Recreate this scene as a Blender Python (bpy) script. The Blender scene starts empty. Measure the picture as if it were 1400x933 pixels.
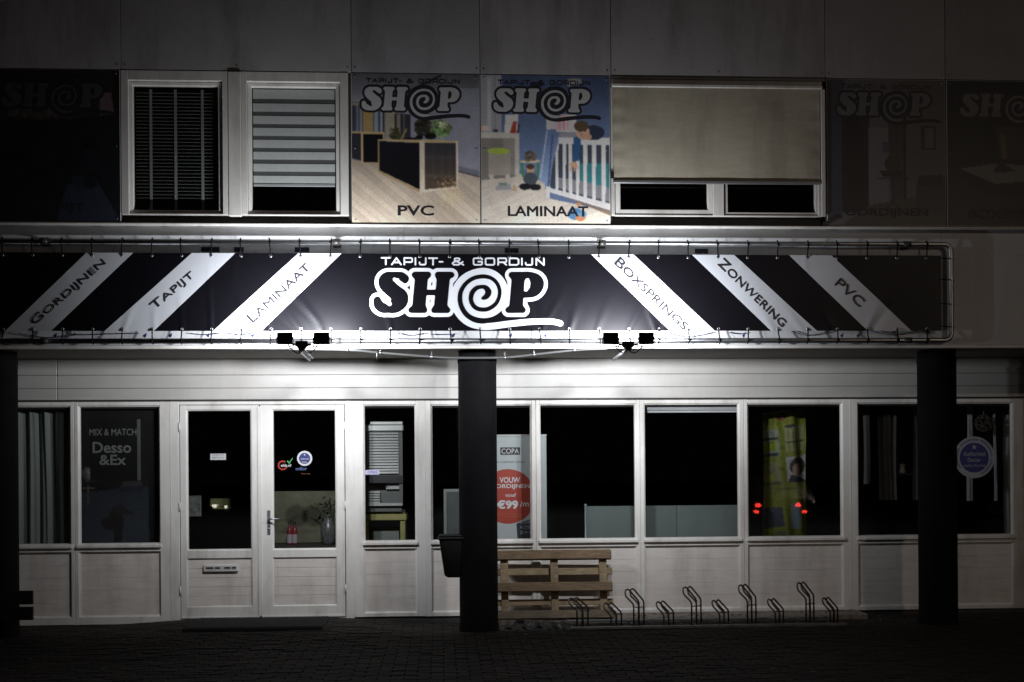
import bpy, bmesh, math, random
import numpy as np
from mathutils import Vector, Matrix
random.seed(4)
rng = np.random.RandomState(7)
SC = bpy.context.scene
COL = SC.collection
# ------------------------------------------------------------------ camera
F, HY, CZ, CD = 1640.0, 645.0, 1.6, 13.0
YAW, ROLL = math.radians(3.38), 0.0072
cd = bpy.data.cameras.new('camera'); cam = bpy.data.objects.new('camera', cd); COL.objects.link(cam)
cd.sensor_width = 36.0; cd.lens = F / 1400 * 36.0
cd.clip_start = 0.05; cd.clip_end = 600
cd.shift_x = -math.sin(ROLL) * (HY - 466.5) / 1400
cd.shift_y = math.cos(ROLL) * (HY - 466.5) / 1400
cam.location = (0, -CD, CZ)
cam.rotation_mode = 'QUATERNION'
cam.rotation_quaternion = (Matrix.Rotation(-YAW, 4, 'Z') @ Matrix.Rotation(math.radians(90), 4, 'X')
                           @ Matrix.Rotation(-ROLL, 4, 'Z')).to_quaternion()
SC.camera = cam
# ------------------------------------------------------------------ night sky and exposure
w = bpy.data.worlds.new('World'); SC.world = w; w.use_nodes = True
nt = w.node_tree; bgn = nt.nodes['Background']
bgn.inputs[0].default_value = (1.0, 0.86, 0.78, 1)
bgn.inputs[1].default_value = 0.008
SC.view_settings.view_transform = 'Standard'; SC.view_settings.look = 'None'
SC.view_settings.exposure = 0.0; SC.view_settings.gamma = 1.0
FLOOD_W = 41.0          # each floodlight on the banner frame
STREET_W = 170.0        # street lamp behind the photographer

def at(px, py, Y):
    c, s = math.cos(ROLL), math.sin(ROLL)
    uu = px - 700; vv = 466.5 - py
    u = c * uu + s * vv; v = -s * uu + c * vv + HY - 466.5
    dx = math.sin(YAW) * F + math.cos(YAW) * u; dy = math.cos(YAW) * F - math.sin(YAW) * u
    t = (Y + CD) / dy
    return t * dx, CZ + t * v
def AX(px, Y, py=600): return at(px, py, Y)[0]
def AZ(py, Y, px=700): return at(px, py, Y)[1]

# ------------------------------------------------------------------ object helpers
def link(o, parent=None):
    COL.objects.link(o)
    if parent: o.parent = parent
    return o
def tag(o, label=None, cat=None, group=None, kind=None):
    if label: o['label'] = label
    if cat: o['category'] = cat
    if group: o['group'] = group
    if kind: o['kind'] = kind
    return o
def empty(name, loc, label=None, cat=None, group=None):
    o = bpy.data.objects.new(name, None); link(o); o.location = loc; o.empty_display_size = 0.1
    return tag(o, label, cat, group)
class MB:
    """collects shapes in world coordinates, builds ONE mesh object"""
    def __init__(s): s.v = []; s.f = []; s.m = []; s.sm = []
    def add(s, vs, fs, mi=0, smooth=False):
        n = len(s.v); s.v += [tuple(v) for v in vs]
        for f in fs: s.f.append([i + n for i in f]); s.m.append(mi); s.sm.append(smooth)
        return s
    def box(s, x0, x1, y0, y1, z0, z1, b=0.0, mi=0, mat=None):
        if x1 < x0: x0, x1 = x1, x0
        if y1 < y0: y0, y1 = y1, y0
        if z1 < z0: z0, z1 = z1, z0
        b = min(b, (x1-x0)*.45, (y1-y0)*.45, (z1-z0)*.45)
        if b <= 0:
            vs = [(x, y, z) for x in (x0, x1) for y in (y0, y1) for z in (z0, z1)]
            fs = [(0,1,3,2),(4,6,7,5),(0,4,5,1),(2,3,7,6),(0,2,6,4),(1,5,7,3)]
        else:
            vs = []
            for sx in (0, 1):
                for sy in (0, 1):
                    for sz in (0, 1):
                        X = (x0, x1)[sx]; Y = (y0, y1)[sy]; Z = (z0, z1)[sz]
                        ix = b if sx == 0 else -b; iy = b if sy == 0 else -b; iz = b if sz == 0 else -b
                        vs += [(X, Y+iy, Z+iz), (X+ix, Y, Z+iz), (X+ix, Y+iy, Z)]
            def I(a, c, d, k): return (a*4 + c*2 + d)*3 + k
            fs = [[I(0,0,0,0),I(0,0,1,0),I(0,1,1,0),I(0,1,0,0)],[I(1,0,0,0),I(1,1,0,0),I(1,1,1,0),I(1,0,1,0)],
                  [I(0,0,0,1),I(1,0,0,1),I(1,0,1,1),I(0,0,1,1)],[I(0,1,0,1),I(0,1,1,1),I(1,1,1,1),I(1,1,0,1)],
                  [I(0,0,0,2),I(0,1,0,2),I(1,1,0,2),I(1,0,0,2)],[I(0,0,1,2),I(1,0,1,2),I(1,1,1,2),I(0,1,1,2)]]
            for a in (0, 1):
                for c in (0, 1):
                    fs.append([I(a,c,0,0),I(a,c,0,1),I(a,c,1,1),I(a,c,1,0)])
                    fs.append([I(a,0,c,0),I(a,0,c,2),I(a,1,c,2),I(a,1,c,0)])
                    fs.append([I(0,a,c,1),I(0,a,c,2),I(1,a,c,2),I(1,a,c,1)])
                    for d in (0, 1): fs.append([I(a,c,d,0),I(a,c,d,1),I(a,c,d,2)])
        if mat is not None: vs = [tuple(mat @ Vector(v)) for v in vs]
        return s.add(vs, fs, mi)
    def tube(s, pts, r, n=8, mi=0, cap=True):
        P = [Vector(p) for p in pts]; rs = r if isinstance(r, (list, tuple)) else [r]*len(P)
        vs = []; up = None
        for i, p in enumerate(P):
            d = (P[min(i+1, len(P)-1)] - P[max(i-1, 0)]).normalized()
            if up is None:
                up = Vector((0,0,1)) if abs(d.z) < .9 else Vector((0,1,0))
            a = d.cross(up).normalized(); bb = a.cross(d).normalized(); up = bb
            for k in range(n):
                t = 2*math.pi*k/n
                vs.append(p + (a*math.cos(t) + bb*math.sin(t))*rs[i])
        fs = []
        for i in range(len(P)-1):
            for k in range(n):
                fs.append((i*n+k, i*n+(k+1) % n, (i+1)*n+(k+1) % n, (i+1)*n+k))
        s.add(vs, fs, mi, True)
        if cap:
            s.add(vs[:n], [tuple(range(n))[::-1]], mi); s.add(vs[-n:], [tuple(range(n))], mi)
        return s
    def lathe(s, prof, c, n=24, mi=0, axis='Z'):
        vs = []
        for (r, h) in prof:
            for k in range(n):
                t = 2*math.pi*k/n
                if axis == 'Z': vs.append((c[0]+r*math.cos(t), c[1]+r*math.sin(t), c[2]+h))
                else: vs.append((c[0]+r*math.cos(t), c[1]+h, c[2]+r*math.sin(t)))
        fs = []
        for i in range(len(prof)-1):
            for k in range(n):
                fs.append((i*n+k, i*n+(k+1) % n, (i+1)*n+(k+1) % n, (i+1)*n+k))
        return s.add(vs, fs, mi, True)
    def prism(s, pts, y0, y1, mi=0):
        """polygon in XZ extruded along Y"""
        n = len(pts); vs = [(x, y0, z) for x, z in pts] + [(x, y1, z) for x, z in pts]
        fs = [tuple(range(n)), tuple(range(n, 2*n))[::-1]] + [(i, (i+1) % n, n+(i+1) % n, n+i) for i in range(n)]
        return s.add(vs, fs, mi)
    def bar(s, prof, x0, x1, mi=0):
        """profile (y,z) extruded along X"""
        n = len(prof); vs = [(x0, y, z) for y, z in prof] + [(x1, y, z) for y, z in prof]
        fs = [tuple(range(n))[::-1], tuple(range(n, 2*n))] + [(i, n+i, n+(i+1) % n, (i+1) % n) for i in range(n)]
        return s.add(vs, fs, mi)
    def ring(s, x0, x1, z0, z1, prof, mi=0):
        """mitred picture-frame profile: list of (inset, y)"""
        n = len(prof); vs = []
        for cx, cz, sx, sz in ((x0,z0,1,1),(x1,z0,-1,1),(x1,z1,-1,-1),(x0,z1,1,-1)):
            for ins, y in prof: vs.append((cx+sx*ins, y, cz+sz*ins))
        fs = []
        for c in range(4):
            for i in range(n):
                j = (i+1) % n; d = (c+1) % 4
                fs.append((c*n+i, d*n+i, d*n+j, c*n+j))
        return s.add(vs, fs, mi)
    def build(s, name, mats, parent=None, loc=None, fix=True):
        if not isinstance(mats, (list, tuple)): mats = [mats]
        me = bpy.data.meshes.new(name)
        o = bpy.data.objects.new(name, me)
        off = Vector((0, 0, 0))
        if parent is not None:
            q = parent
            while q is not None: off += Vector(q.location); q = q.parent
        if loc is not None: L = Vector(loc)
        else: L = off
        me.from_pydata([tuple(Vector(v) - L) for v in s.v], [], s.f)
        me.polygons.foreach_set('material_index', s.m); me.polygons.foreach_set('use_smooth', s.sm)
        for m in mats: me.materials.append(m)
        if fix:
            bm = bmesh.new(); bm.from_mesh(me); bmesh.ops.remove_doubles(bm, verts=bm.verts, dist=1e-6)
            bmesh.ops.recalc_face_normals(bm, faces=bm.faces); bm.to_mesh(me); bm.free()
        me.update()
        link(o, parent); o.location = L - off
        return o

# ------------------------------------------------------------------ materials
MATS = {}
def srgb(r, g, b):
    f = lambda c: ((c/255+.055)/1.055)**2.4 if c > 10 else c/255/12.92
    return (f(r), f(g), f(b))
def mat(name, col, rough=.6, metal=0.0, var=.08, scale=6.0, bump=0.0, bscale=60.0, spec=.5, dirt=None, stretch=(1,1,1), coat=0.0):
    if name in MATS: return MATS[name]
    m = bpy.data.materials.new(name); m.use_nodes = True; t = m.node_tree; N = t.nodes; L = t.links
    p = N['Principled BSDF']; p.inputs['Roughness'].default_value = rough; p.inputs['Metallic'].default_value = metal
    p.inputs['Specular IOR Level'].default_value = spec
    if coat: p.inputs['Coat Weight'].default_value = coat; p.inputs['Coat Roughness'].default_value = .15
    tc = N.new('ShaderNodeTexCoord'); mp = N.new('ShaderNodeMapping'); mp.inputs['Scale'].default_value = stretch
    gm = N.new('ShaderNodeNewGeometry'); L.new(gm.outputs['Position'], mp.inputs[0])
    nz = N.new('ShaderNodeTexNoise'); nz.inputs['Scale'].default_value = scale; nz.inputs['Detail'].default_value = 8
    nz.inputs['Roughness'].default_value = .65; L.new(mp.outputs[0], nz.inputs[0])
    cr = N.new('ShaderNodeValToRGB'); cr.color_ramp.elements[0].position = .3; cr.color_ramp.elements[1].position = .7
    a = tuple(max(0, c*(1-var)) for c in col); b = tuple(min(1, c*(1+var)) for c in col)
    cr.color_ramp.elements[0].color = (*a, 1); cr.color_ramp.elements[1].color = (*b, 1)
    L.new(nz.outputs[0], cr.inputs[0]); out = cr.outputs[0]
    if dirt:
        dcol, amt, dsc = dirt
        n2 = N.new('ShaderNodeTexNoise'); n2.inputs['Scale'].default_value = dsc; n2.inputs['Detail'].default_value = 10
        n2.inputs['Roughness'].default_value = .7
        mp2 = N.new('ShaderNodeMapping'); mp2.inputs['Scale'].default_value = (1.6, 1, .35); L.new(gm.outputs['Position'], mp2.inputs[0]); L.new(mp2.outputs[0], n2.inputs[0])
        c2 = N.new('ShaderNodeValToRGB'); c2.color_ramp.elements[0].position = .48; c2.color_ramp.elements[1].position = .75
        c2.color_ramp.elements[0].color = (0,0,0,1); c2.color_ramp.elements[1].color = (amt,amt,amt,1)
        L.new(n2.outputs[0], c2.inputs[0])
        mx = N.new('ShaderNodeMix'); mx.data_type = 'RGBA'; mx.inputs[7].default_value = (*dcol, 1)
        L.new(c2.outputs[0], mx.inputs[0]); L.new(out, mx.inputs[6]); out = mx.outputs[2]
    L.new(out, p.inputs['Base Color'])
    if bump:
        n3 = N.new('ShaderNodeTexNoise'); n3.inputs['Scale'].default_value = bscale; n3.inputs['Detail'].default_value = 6
        L.new(mp.outputs[0], n3.inputs[0]); bp = N.new('ShaderNodeBump'); bp.inputs['Strength'].default_value = bump
        bp.inputs['Distance'].default_value = .01; L.new(n3.outputs[0], bp.inputs['Height']); L.new(bp.outputs[0], p.inputs['Normal'])
    MATS[name] = m; return m
def emis(name, col, st):
    m = bpy.data.materials.new(name); m.use_nodes = True; p = m.node_tree.nodes['Principled BSDF']
    p.inputs['Base Color'].default_value = (*[c*.5 for c in col], 1)
    p.inputs['Emission Color'].default_value = (*col, 1); p.inputs['Emission Strength'].default_value = st
    return m
def glass(name, tint=(.95,.955,.952), ior=1.5, wob=0.015):
    m = bpy.data.materials.new(name); m.use_nodes = True; t = m.node_tree; N = t.nodes; L = t.links
    for n in list(N): N.remove(n)
    o = N.new('ShaderNodeOutputMaterial'); tr = N.new('ShaderNodeBsdfTransparent'); tr.inputs[0].default_value = (*tint, 1)
    gl = N.new('ShaderNodeBsdfGlossy'); gl.inputs['Roughness'].default_value = .015
    fr = N.new('ShaderNodeFresnel')
    g0 = N.new('ShaderNodeNewGeometry'); mr = N.new('ShaderNodeMapRange'); mr.inputs[3].default_value = ior; mr.inputs[4].default_value = 1/ior
    L.new(g0.outputs['Backfacing'], mr.inputs[0]); L.new(mr.outputs[0], fr.inputs[0])
    nz = N.new('ShaderNodeTexNoise'); nz.inputs['Scale'].default_value = 1.7
    bp = N.new('ShaderNodeBump'); bp.inputs['Strength'].default_value = wob; bp.inputs['Distance'].default_value = .05
    gm = N.new('ShaderNodeNewGeometry'); L.new(gm.outputs['Position'], nz.inputs[0]); L.new(nz.outputs[0], bp.inputs['Height'])
    L.new(bp.outputs[0], gl.inputs['Normal'])
    mx = N.new('ShaderNodeMixShader'); L.new(fr.outputs[0], mx.inputs[0]); L.new(tr.outputs[0], mx.inputs[1]); L.new(gl.outputs[0], mx.inputs[2])
    L.new(mx.outputs[0], o.inputs[0]); return m
def vcol(name, rough=.35, spec=.5, coat=0.0, weave=0.0):
    m = bpy.data.materials.new(name); m.use_nodes = True; t = m.node_tree; p = t.nodes['Principled BSDF']
    a = t.nodes.new('ShaderNodeVertexColor'); a.layer_name = 'Col'; t.links.new(a.outputs[0], p.inputs['Base Color'])
    p.inputs['Roughness'].default_value = rough; p.inputs['Specular IOR Level'].default_value = spec
    return m
W_PVC = mat('white_upvc', (.74,.72,.69), .42, var=.05, scale=3, bump=.06, bscale=90, dirt=((.3,.25,.2), .6, 2.2))
W_CLAD = mat('white_cladding', (.46,.447,.425), .5, var=.05, scale=2.5, bump=.12, bscale=45, dirt=((.35,.31,.27), .45, 1.6), stretch=(1,1,6))
W_PANEL = mat('door_panel_white', (.70,.65,.61), .5, var=.10, scale=3, bump=.1, bscale=60, dirt=((.28,.24,.21), .5, 2.0), stretch=(1,1,5))
FASC = mat('fascia_white', (.6,.61,.63), .55, var=.07, scale=1.6, bump=.1, bscale=30, dirt=((.3,.3,.3), .4, 1.3))
GREY = mat('grey_facade_panel', (.40,.39,.41), .6, var=.12, scale=1.3, bump=.12, bscale=55, dirt=((.13,.12,.12), .7, 1.1))
SOFF = mat('soffit_brown', (.16,.14,.115), .7, var=.15, scale=3, bump=.15)
DBACK_SHADE = mat('dark_backing_shade', (.045,.04,.038), .6, var=.3, scale=4, bump=.2)  # dark backings, plus shade painted into the sill recess and base gap
METAL = mat('galvanised_steel', (.45,.46,.48), .4, 1.0, var=.18, scale=14, bump=.1, bscale=40)
DMETAL = mat('dark_steel', (.10,.095,.09), .42, .5, var=.3, scale=12, bump=.2, bscale=80)
BACKG = mat('panel_core_grey', (.2,.19,.18), .8)
BLACK = mat('black_plastic', (.02,.02,.022), .45, var=.2, scale=10, bump=.1)
PIL = mat('pillar_dark_grey', (.0065,.0065,.0078), .75, var=.25, scale=4, bump=.35, bscale=120, dirt=((.013,.012,.011), .6, 3), spec=.1)
TIE = mat('black_rubber', (.008,.008,.009), .9, spec=.1)
BN_BLACK = mat('banner_black_vinyl', (.0045,.0042,.0065), .4, var=.1, scale=5, spec=.17, bump=.05, bscale=300)
BN_WHITE = mat('banner_white_vinyl', (.6,.62,.67), .4, var=.03, scale=5)
INK_W = mat('print_white', (.76,.78,.84), .4, var=.02)
INK_B = mat('print_black', (.022,.02,.026), .5, var=.02)
INK_G = mat('print_grey', (.5,.5,.51), .5, var=.04)
GLASS = glass('window_glass')
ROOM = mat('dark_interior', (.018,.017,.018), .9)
# ------------------------------------------------------------------ printed shapes: SDF -> outline -> filled mesh
def sd_caps(P, Q, a, b, ra, rb):
    ax, ay = a; bx, by = b; dx, dy = bx-ax, by-ay; L = dx*dx+dy*dy+1e-9
    t = np.clip(((P-ax)*dx+(Q-ay)*dy)/L, 0, 1)
    return np.hypot(P-ax-t*dx, Q-ay-t*dy) - (ra+(rb-ra)*t)
def smooth_path(pts, sub=8):
    out = []; n = len(pts)
    for i in range(n-1):
        p0 = pts[max(i-1,0)]; p1 = pts[i]; p2 = pts[i+1]; p3 = pts[min(i+2,n-1)]
        for k in range(sub):
            t = k/sub
            out.append(tuple(.5*((2*p1[j]) + (-p0[j]+p2[j])*t + (2*p0[j]-5*p1[j]+4*p2[j]-p3[j])*t*t + (-p0[j]+3*p1[j]-3*p2[j]+p3[j])*t**3) for j in range(len(p1))))
    out.append(tuple(pts[-1])); return out
def sd_path(P, Q, pts, smooth=True, r=None):
    if smooth: pts = smooth_path(pts)
    d = None
    for a, b in zip(pts[:-1], pts[1:]):
        ra = r if r else a[2]; rb = r if r else b[2]
        e = sd_caps(P, Q, a[:2], b[:2], ra, rb); d = e if d is None else np.minimum(d, e)
    return d
def sd_poly(P, Q, pts):
    n = len(pts); d = np.full(P.shape, 1e9); ins = np.zeros(P.shape, bool)
    for i in range(n):
        ax, ay = pts[i]; bx, by = pts[(i+1) % n]
        d = np.minimum(d, sd_caps(P, Q, (ax,ay), (bx,by), 0, 0))
        c = ((ay > Q) != (by > Q)) & (P < (bx-ax)*(Q-ay)/((by-ay)+1e-12)+ax); ins ^= c
    return np.where(ins, -d, d)
def smin(a, b, k):
    h = np.clip(.5+.5*(b-a)/k, 0, 1); return b*(1-h)+a*h-k*h*(1-h)
def contours(D, xs, ys):
    """closed zero contours of D (rows = y); returns lists of points"""
    D = D.copy(); D[0,:] = D[-1,:] = 1; D[:,0] = D[:,-1] = 1
    D[D == 0] = 1e-6
    seg = {}
    H, Wd = D.shape; S = D < 0
    c = S[:-1,:-1].astype(int) + S[:-1,1:]*2 + S[1:,1:]*4 + S[1:,:-1]*8
    J, I = np.nonzero((c > 0) & (c < 15))
    def ex(j, i):
        t = D[j,i]/(D[j,i]-D[j,i+1]); return (xs[i]+t*(xs[i+1]-xs[i]), ys[j])
    def ey(j, i):
        t = D[j,i]/(D[j,i]-D[j+1,i]); return (xs[i], ys[j]+t*(ys[j+1]-ys[j]))
    T = {1:[(3,0)],2:[(0,1)],3:[(3,1)],4:[(1,2)],5:[(3,2),(1,0)],6:[(0,2)],7:[(3,2)],8:[(2,3)],9:[(2,0)],10:[(0,3),(2,1)],11:[(2,1)],12:[(1,3)],13:[(1,0)],14:[(0,3)]}
    pt = {}
    for j, i in zip(J, I):
        K = {0:('h',j,i),1:('v',j,i+1),2:('h',j+1,i),3:('v',j,i)}
        for a, b in T[int(c[j,i])]:
            seg[K[a]] = K[b]
            for e in (a, b):
                if K[e] not in pt: pt[K[e]] = ex(K[e][1], K[e][2]) if K[e][0] == 'h' else ey(K[e][1], K[e][2])
    out = []
    while seg:
        s0 = next(iter(seg)); cur = s0; loop = []
        while cur in seg:
            loop.append(pt[cur]); cur = seg.pop(cur)
        if len(loop) > 6: out.append(loop)
    return out
def simplify(loop, tol):
    keep = [loop[0]]; i = 0; n = len(loop)
    while i < n-1:
        j = i+2
        while j < n and j-i < 14:
            ax, ay = loop[i]; bx, by = loop[j]; L = math.hypot(bx-ax, by-ay)+1e-9
            if max(abs((loop[k][0]-ax)*(by-ay)-(loop[k][1]-ay)*(bx-ax))/L for k in range(i+1, j)) > tol: break
            j += 1
        i = j-1; keep.append(loop[i])
    return keep[:-1] if len(keep) > 4 else keep
def fill_mesh(loops):
    cu = bpy.data.curves.new('tmp', 'CURVE'); cu.dimensions = '2D'; cu.fill_mode = 'BOTH'
    for lp in loops:
        s = cu.splines.new('POLY'); s.points.add(len(lp)-1)
        for p, q in zip(s.points, lp): p.co = (q[0], q[1], 0, 1)
        s.use_cyclic_u = True
    o = bpy.data.objects.new('tmp', cu); COL.objects.link(o)
    dg = bpy.context.evaluated_depsgraph_get(); dg.update()
    me = bpy.data.meshes.new_from_object(o.evaluated_get(dg))
    bpy.data.objects.remove(o); bpy.data.curves.remove(cu)
    V = [tuple(v.co)[:2] for v in me.vertices]; Fs = [list(p.vertices) for p in me.polygons]; bpy.data.meshes.remove(me)
    return V, Fs
def shape_from(D, xs, ys, tol=.35): return fill_mesh([simplify(l, tol) for l in contours(D, xs, ys)])
# the logo in a 1400 x 575 drawing
gx = np.arange(20, 1400, 2.0); gy = np.arange(20, 575, 2.0); P, Q = np.meshgrid(gx, gy)
S_ = sd_path(P, Q, [(285,207,33),(268,186,25),(240,182,22),(205,190,30),(172,212,50),(165,238,52),(192,272,50),(225,300,50),(252,330,58),(250,362,56),(222,398,42),(180,409,31),(140,405,34),(112,385,33),(103,352,25)])
S_ = np.maximum(S_, -sd_path(P, Q, [(222,212,14),(248,230,15),(285,252,14),(330,262,12)]))
S_ = np.maximum(S_, -sd_path(P, Q, [(148,332,12),(160,358,13),(186,378,15)]))
def stem(x0, x1, x2, x3, y0, y1): return [(x0,y0),(x1,y0),(x3,y1),(x2,y1)]
H_ = smin(smin(sd_caps(P,Q,(357,179),(449,179),20,20), sd_poly(P,Q,stem(362,450,336,426,170,425)), 22), sd_caps(P,Q,(333,419),(420,419),20,20), 22)
H2 = smin(smin(sd_caps(P,Q,(516,179),(608,179),20,20), sd_poly(P,Q,stem(512,600,484,574,170,425)), 22), sd_caps(P,Q,(490,419),(578,419),20,20), 22)
H_ = smin(smin(H_, H2, 8), sd_poly(P,Q,[(420,280),(520,280),(516,318),(416,318)]), 8)
P_ = smin(smin(sd_caps(P,Q,(1020,179),(1080,179),20,20), sd_poly(P,Q,stem(1024,1112,1000,1094,170,425)), 22), sd_caps(P,Q,(996,418),(1096,418),20,20), 22)
P_ = smin(P_, sd_path(P,Q,[(1080,182,24),(1140,190,34),(1185,218,48),(1190,250,50),(1165,285,44),(1120,308,26),(1080,316,20)]), 4)
P_ = np.maximum(P_, -(sd_poly(P,Q,[(1122,210),(1133,208),(1142,232),(1138,262),(1122,284),(1114,284),(1116,250)])-8))
letters = np.minimum(np.minimum(S_, H_), P_)
sp = sd_path(P,Q,[(824,338,12),(846,326,18),(860,296,21),(845,268,17),(818,260,13),(780,268,15),(750,298,16),(740,345,15),(758,390,15),(800,414,15),(860,410,14),(915,370,13),(938,305,12),(925,245,12),(885,203,13),(825,189,14),(755,203,14),(700,245,14),(668,305,15),(670,380,16),(705,445,17),(760,484,17),(820,496,16),(880,490,10)])
ring = sd_path(P,Q,[(880,164,20),(825,154,22),(765,162,22),(700,195,23),(652,248,24),(628,320,24),(634,395,24),(668,458,24),(730,508,24),(810,530,23),(880,529,23),(1000,513,22),(1150,498,21),(1290,496,20),(1352,509,20)])
disc = np.hypot((P-825), (Q-302)) - 172
LA = np.minimum(np.minimum(letters-26, disc), ring); LB = np.minimum(letters, sp)
LOGO_A = shape_from(LA, gx, gy); LOGO_B = shape_from(LB, gx, gy)
G = {'T':[[(0,0),(1,0)],[(.5,0),(.5,1)]],'A':[[(0,1),(.5,0),(1,1)],[(.22,.68),(.78,.68)]],'P':[[(0,1),(0,0),(.9,0),(1,.1),(1,.52),(.9,.62),(0,.62)]],
 'I':[[(0,0),(0,1)]],'J':[[(1,0),(1,.85),(.85,1),(.15,1),(0,.85),(0,.65)]],'-':[[(0,.55),(1,.55)]],
 '&':[[(1,1),(.2,.3),(.2,.1),(.32,0),(.55,0),(.68,.12),(.62,.32),(.1,.6),(0,.8),(.12,1),(.55,1),(.95,.55)]],
 'G':[[(1,.2),(1,.12),(.88,0),(.12,0),(0,.12),(0,.88),(.12,1),(.88,1),(1,.88),(1,.52),(.55,.52)]],
 'O':[[(.12,0),(.88,0),(1,.12),(1,.88),(.88,1),(.12,1),(0,.88),(0,.12),(.12,0)]],
 'R':[[(0,1),(0,0),(.9,0),(1,.1),(1,.5),(.9,.6),(0,.6)],[(.6,.6),(1,1)]],
 'D':[[(0,0),(.8,0),(1,.18),(1,.82),(.8,1),(0,1),(0,0)]],'N':[[(0,1),(0,0),(1,1),(1,0)]]}
tg = None
for ch, x0, x1 in (('T',134,192),('A',204,266),('P',288,342),('I',364,364),('J',392,434),('T',455,512),('-',527,549),('&',616,690),('G',760,818),('O',842,902),('R',928,984),('D',1006,1068),('I',1091,1091),('J',1117,1162),('N',1190,1242)):
    for st in G[ch]:
        e = sd_path(P, Q, [(x0+u*(x1-x0), 64+v*45) for u, v in st], False, 5.6); tg = e if tg is None else np.minimum(tg, e)
LOGO_T = shape_from(tg, gx, gy, .5)
def surf_print(name, shp, f, m, parent):
    """shp = (V,F) in drawing units; f maps drawing point -> world"""
    V, Fs = shp; b = MB(); b.v = [f(x, y) for x, y in V]; b.f = [list(q) for q in Fs]; b.m = [0]*len(Fs); b.sm = [False]*len(Fs)
    return b.build(name, m, parent, fix=False)
TXT = {}
def text_shape(s, off=0.0, caps=False, shear=0.0):
    k = (s, off, caps, shear)
    if k in TXT: return TXT[k]
    cu = bpy.data.curves.new('tmp', 'FONT'); cu.body = s; cu.offset = 0.0; cu.resolution_u = 3; cu.fill_mode = 'FRONT'; cu.shear = shear
    cu.align_x = 'LEFT'
    if caps:
        cu.body = s.title() if caps is True else s
        cu.small_caps_scale = .8
        for i, c in enumerate(cu.body_format): c.use_small_caps = i > 0
    o = bpy.data.objects.new('tmp', cu); COL.objects.link(o)
    dg = bpy.context.evaluated_depsgraph_get(); dg.update()
    me = bpy.data.meshes.new_from_object(o.evaluated_get(dg)); bpy.data.objects.remove(o); bpy.data.curves.remove(cu)
    V = np.array([tuple(v.co)[:2] for v in me.vertices]); Fs = [list(p.vertices) for p in me.polygons]; bpy.data.meshes.remove(me)
    V -= V.min(0)
    if off > 0:      # embolden robustly: distance field round the glyph outlines
        cnt = {}
        for f in Fs:
            for a, b_ in zip(f, f[1:]+f[:1]): e = (min(a,b_), max(a,b_)); cnt[e] = cnt.get(e, 0)+1
        Ed = [(V[a], V[b_]) for (a, b_), c in cnt.items() if c == 1]
        st_ = .014; xs = np.arange(-.06, V[:,0].max()+.06, st_); ys = np.arange(-.06, V[:,1].max()+.06, st_); PX_, QY_ = np.meshgrid(xs, ys)
        D = np.full(PX_.shape, 1e9); ins = np.zeros(PX_.shape, bool)
        for (ax, ay), (bx, by_) in Ed:
            lo = np.searchsorted(xs, min(ax,bx)-.09); hi = np.searchsorted(xs, max(ax,bx)+.09)
            D[:,lo:hi] = np.minimum(D[:,lo:hi], sd_caps(PX_[:,lo:hi], QY_[:,lo:hi], (ax,ay), (bx,by_), 0, 0))
            ins ^= ((ay > QY_) != (by_ > QY_)) & (PX_ < (bx-ax)*(QY_-ay)/((by_-ay)+1e-12)+ax)
        D = np.where(ins, -D, D)-off
        V2_, F2_ = shape_from(D, xs, ys, .002); V = np.array(V2_); V -= V.min(0); Fs = F2_
    TXT[k] = (V, Fs); return TXT[k]
def put_text(name, s, cx, cz, length, height, y, m, parent, ang=0.0, off=0.0, caps=False, drape=None, shear=0.0):
    """centre (cx,cz) on the plane Y=y facing -Y"""
    V, Fs = text_shape(s, off, caps, shear); w_, h_ = V.max(0)
    c, sn = math.cos(ang), math.sin(ang); out = []
    for x, z in V:
        a = (x/w_-.5)*length; b_ = (z/h_-.5)*height
        X = cx+a*c-b_*sn; Z = cz+a*sn+b_*c
        out.append((X, (drape(X, Z) if drape else y), Z))
    b = MB(); b.v = out; b.f = [list(f) for f in Fs]; b.m = [0]*len(Fs); b.sm = [False]*len(Fs)
    return b.build(name, m, parent, fix=False)
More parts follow.
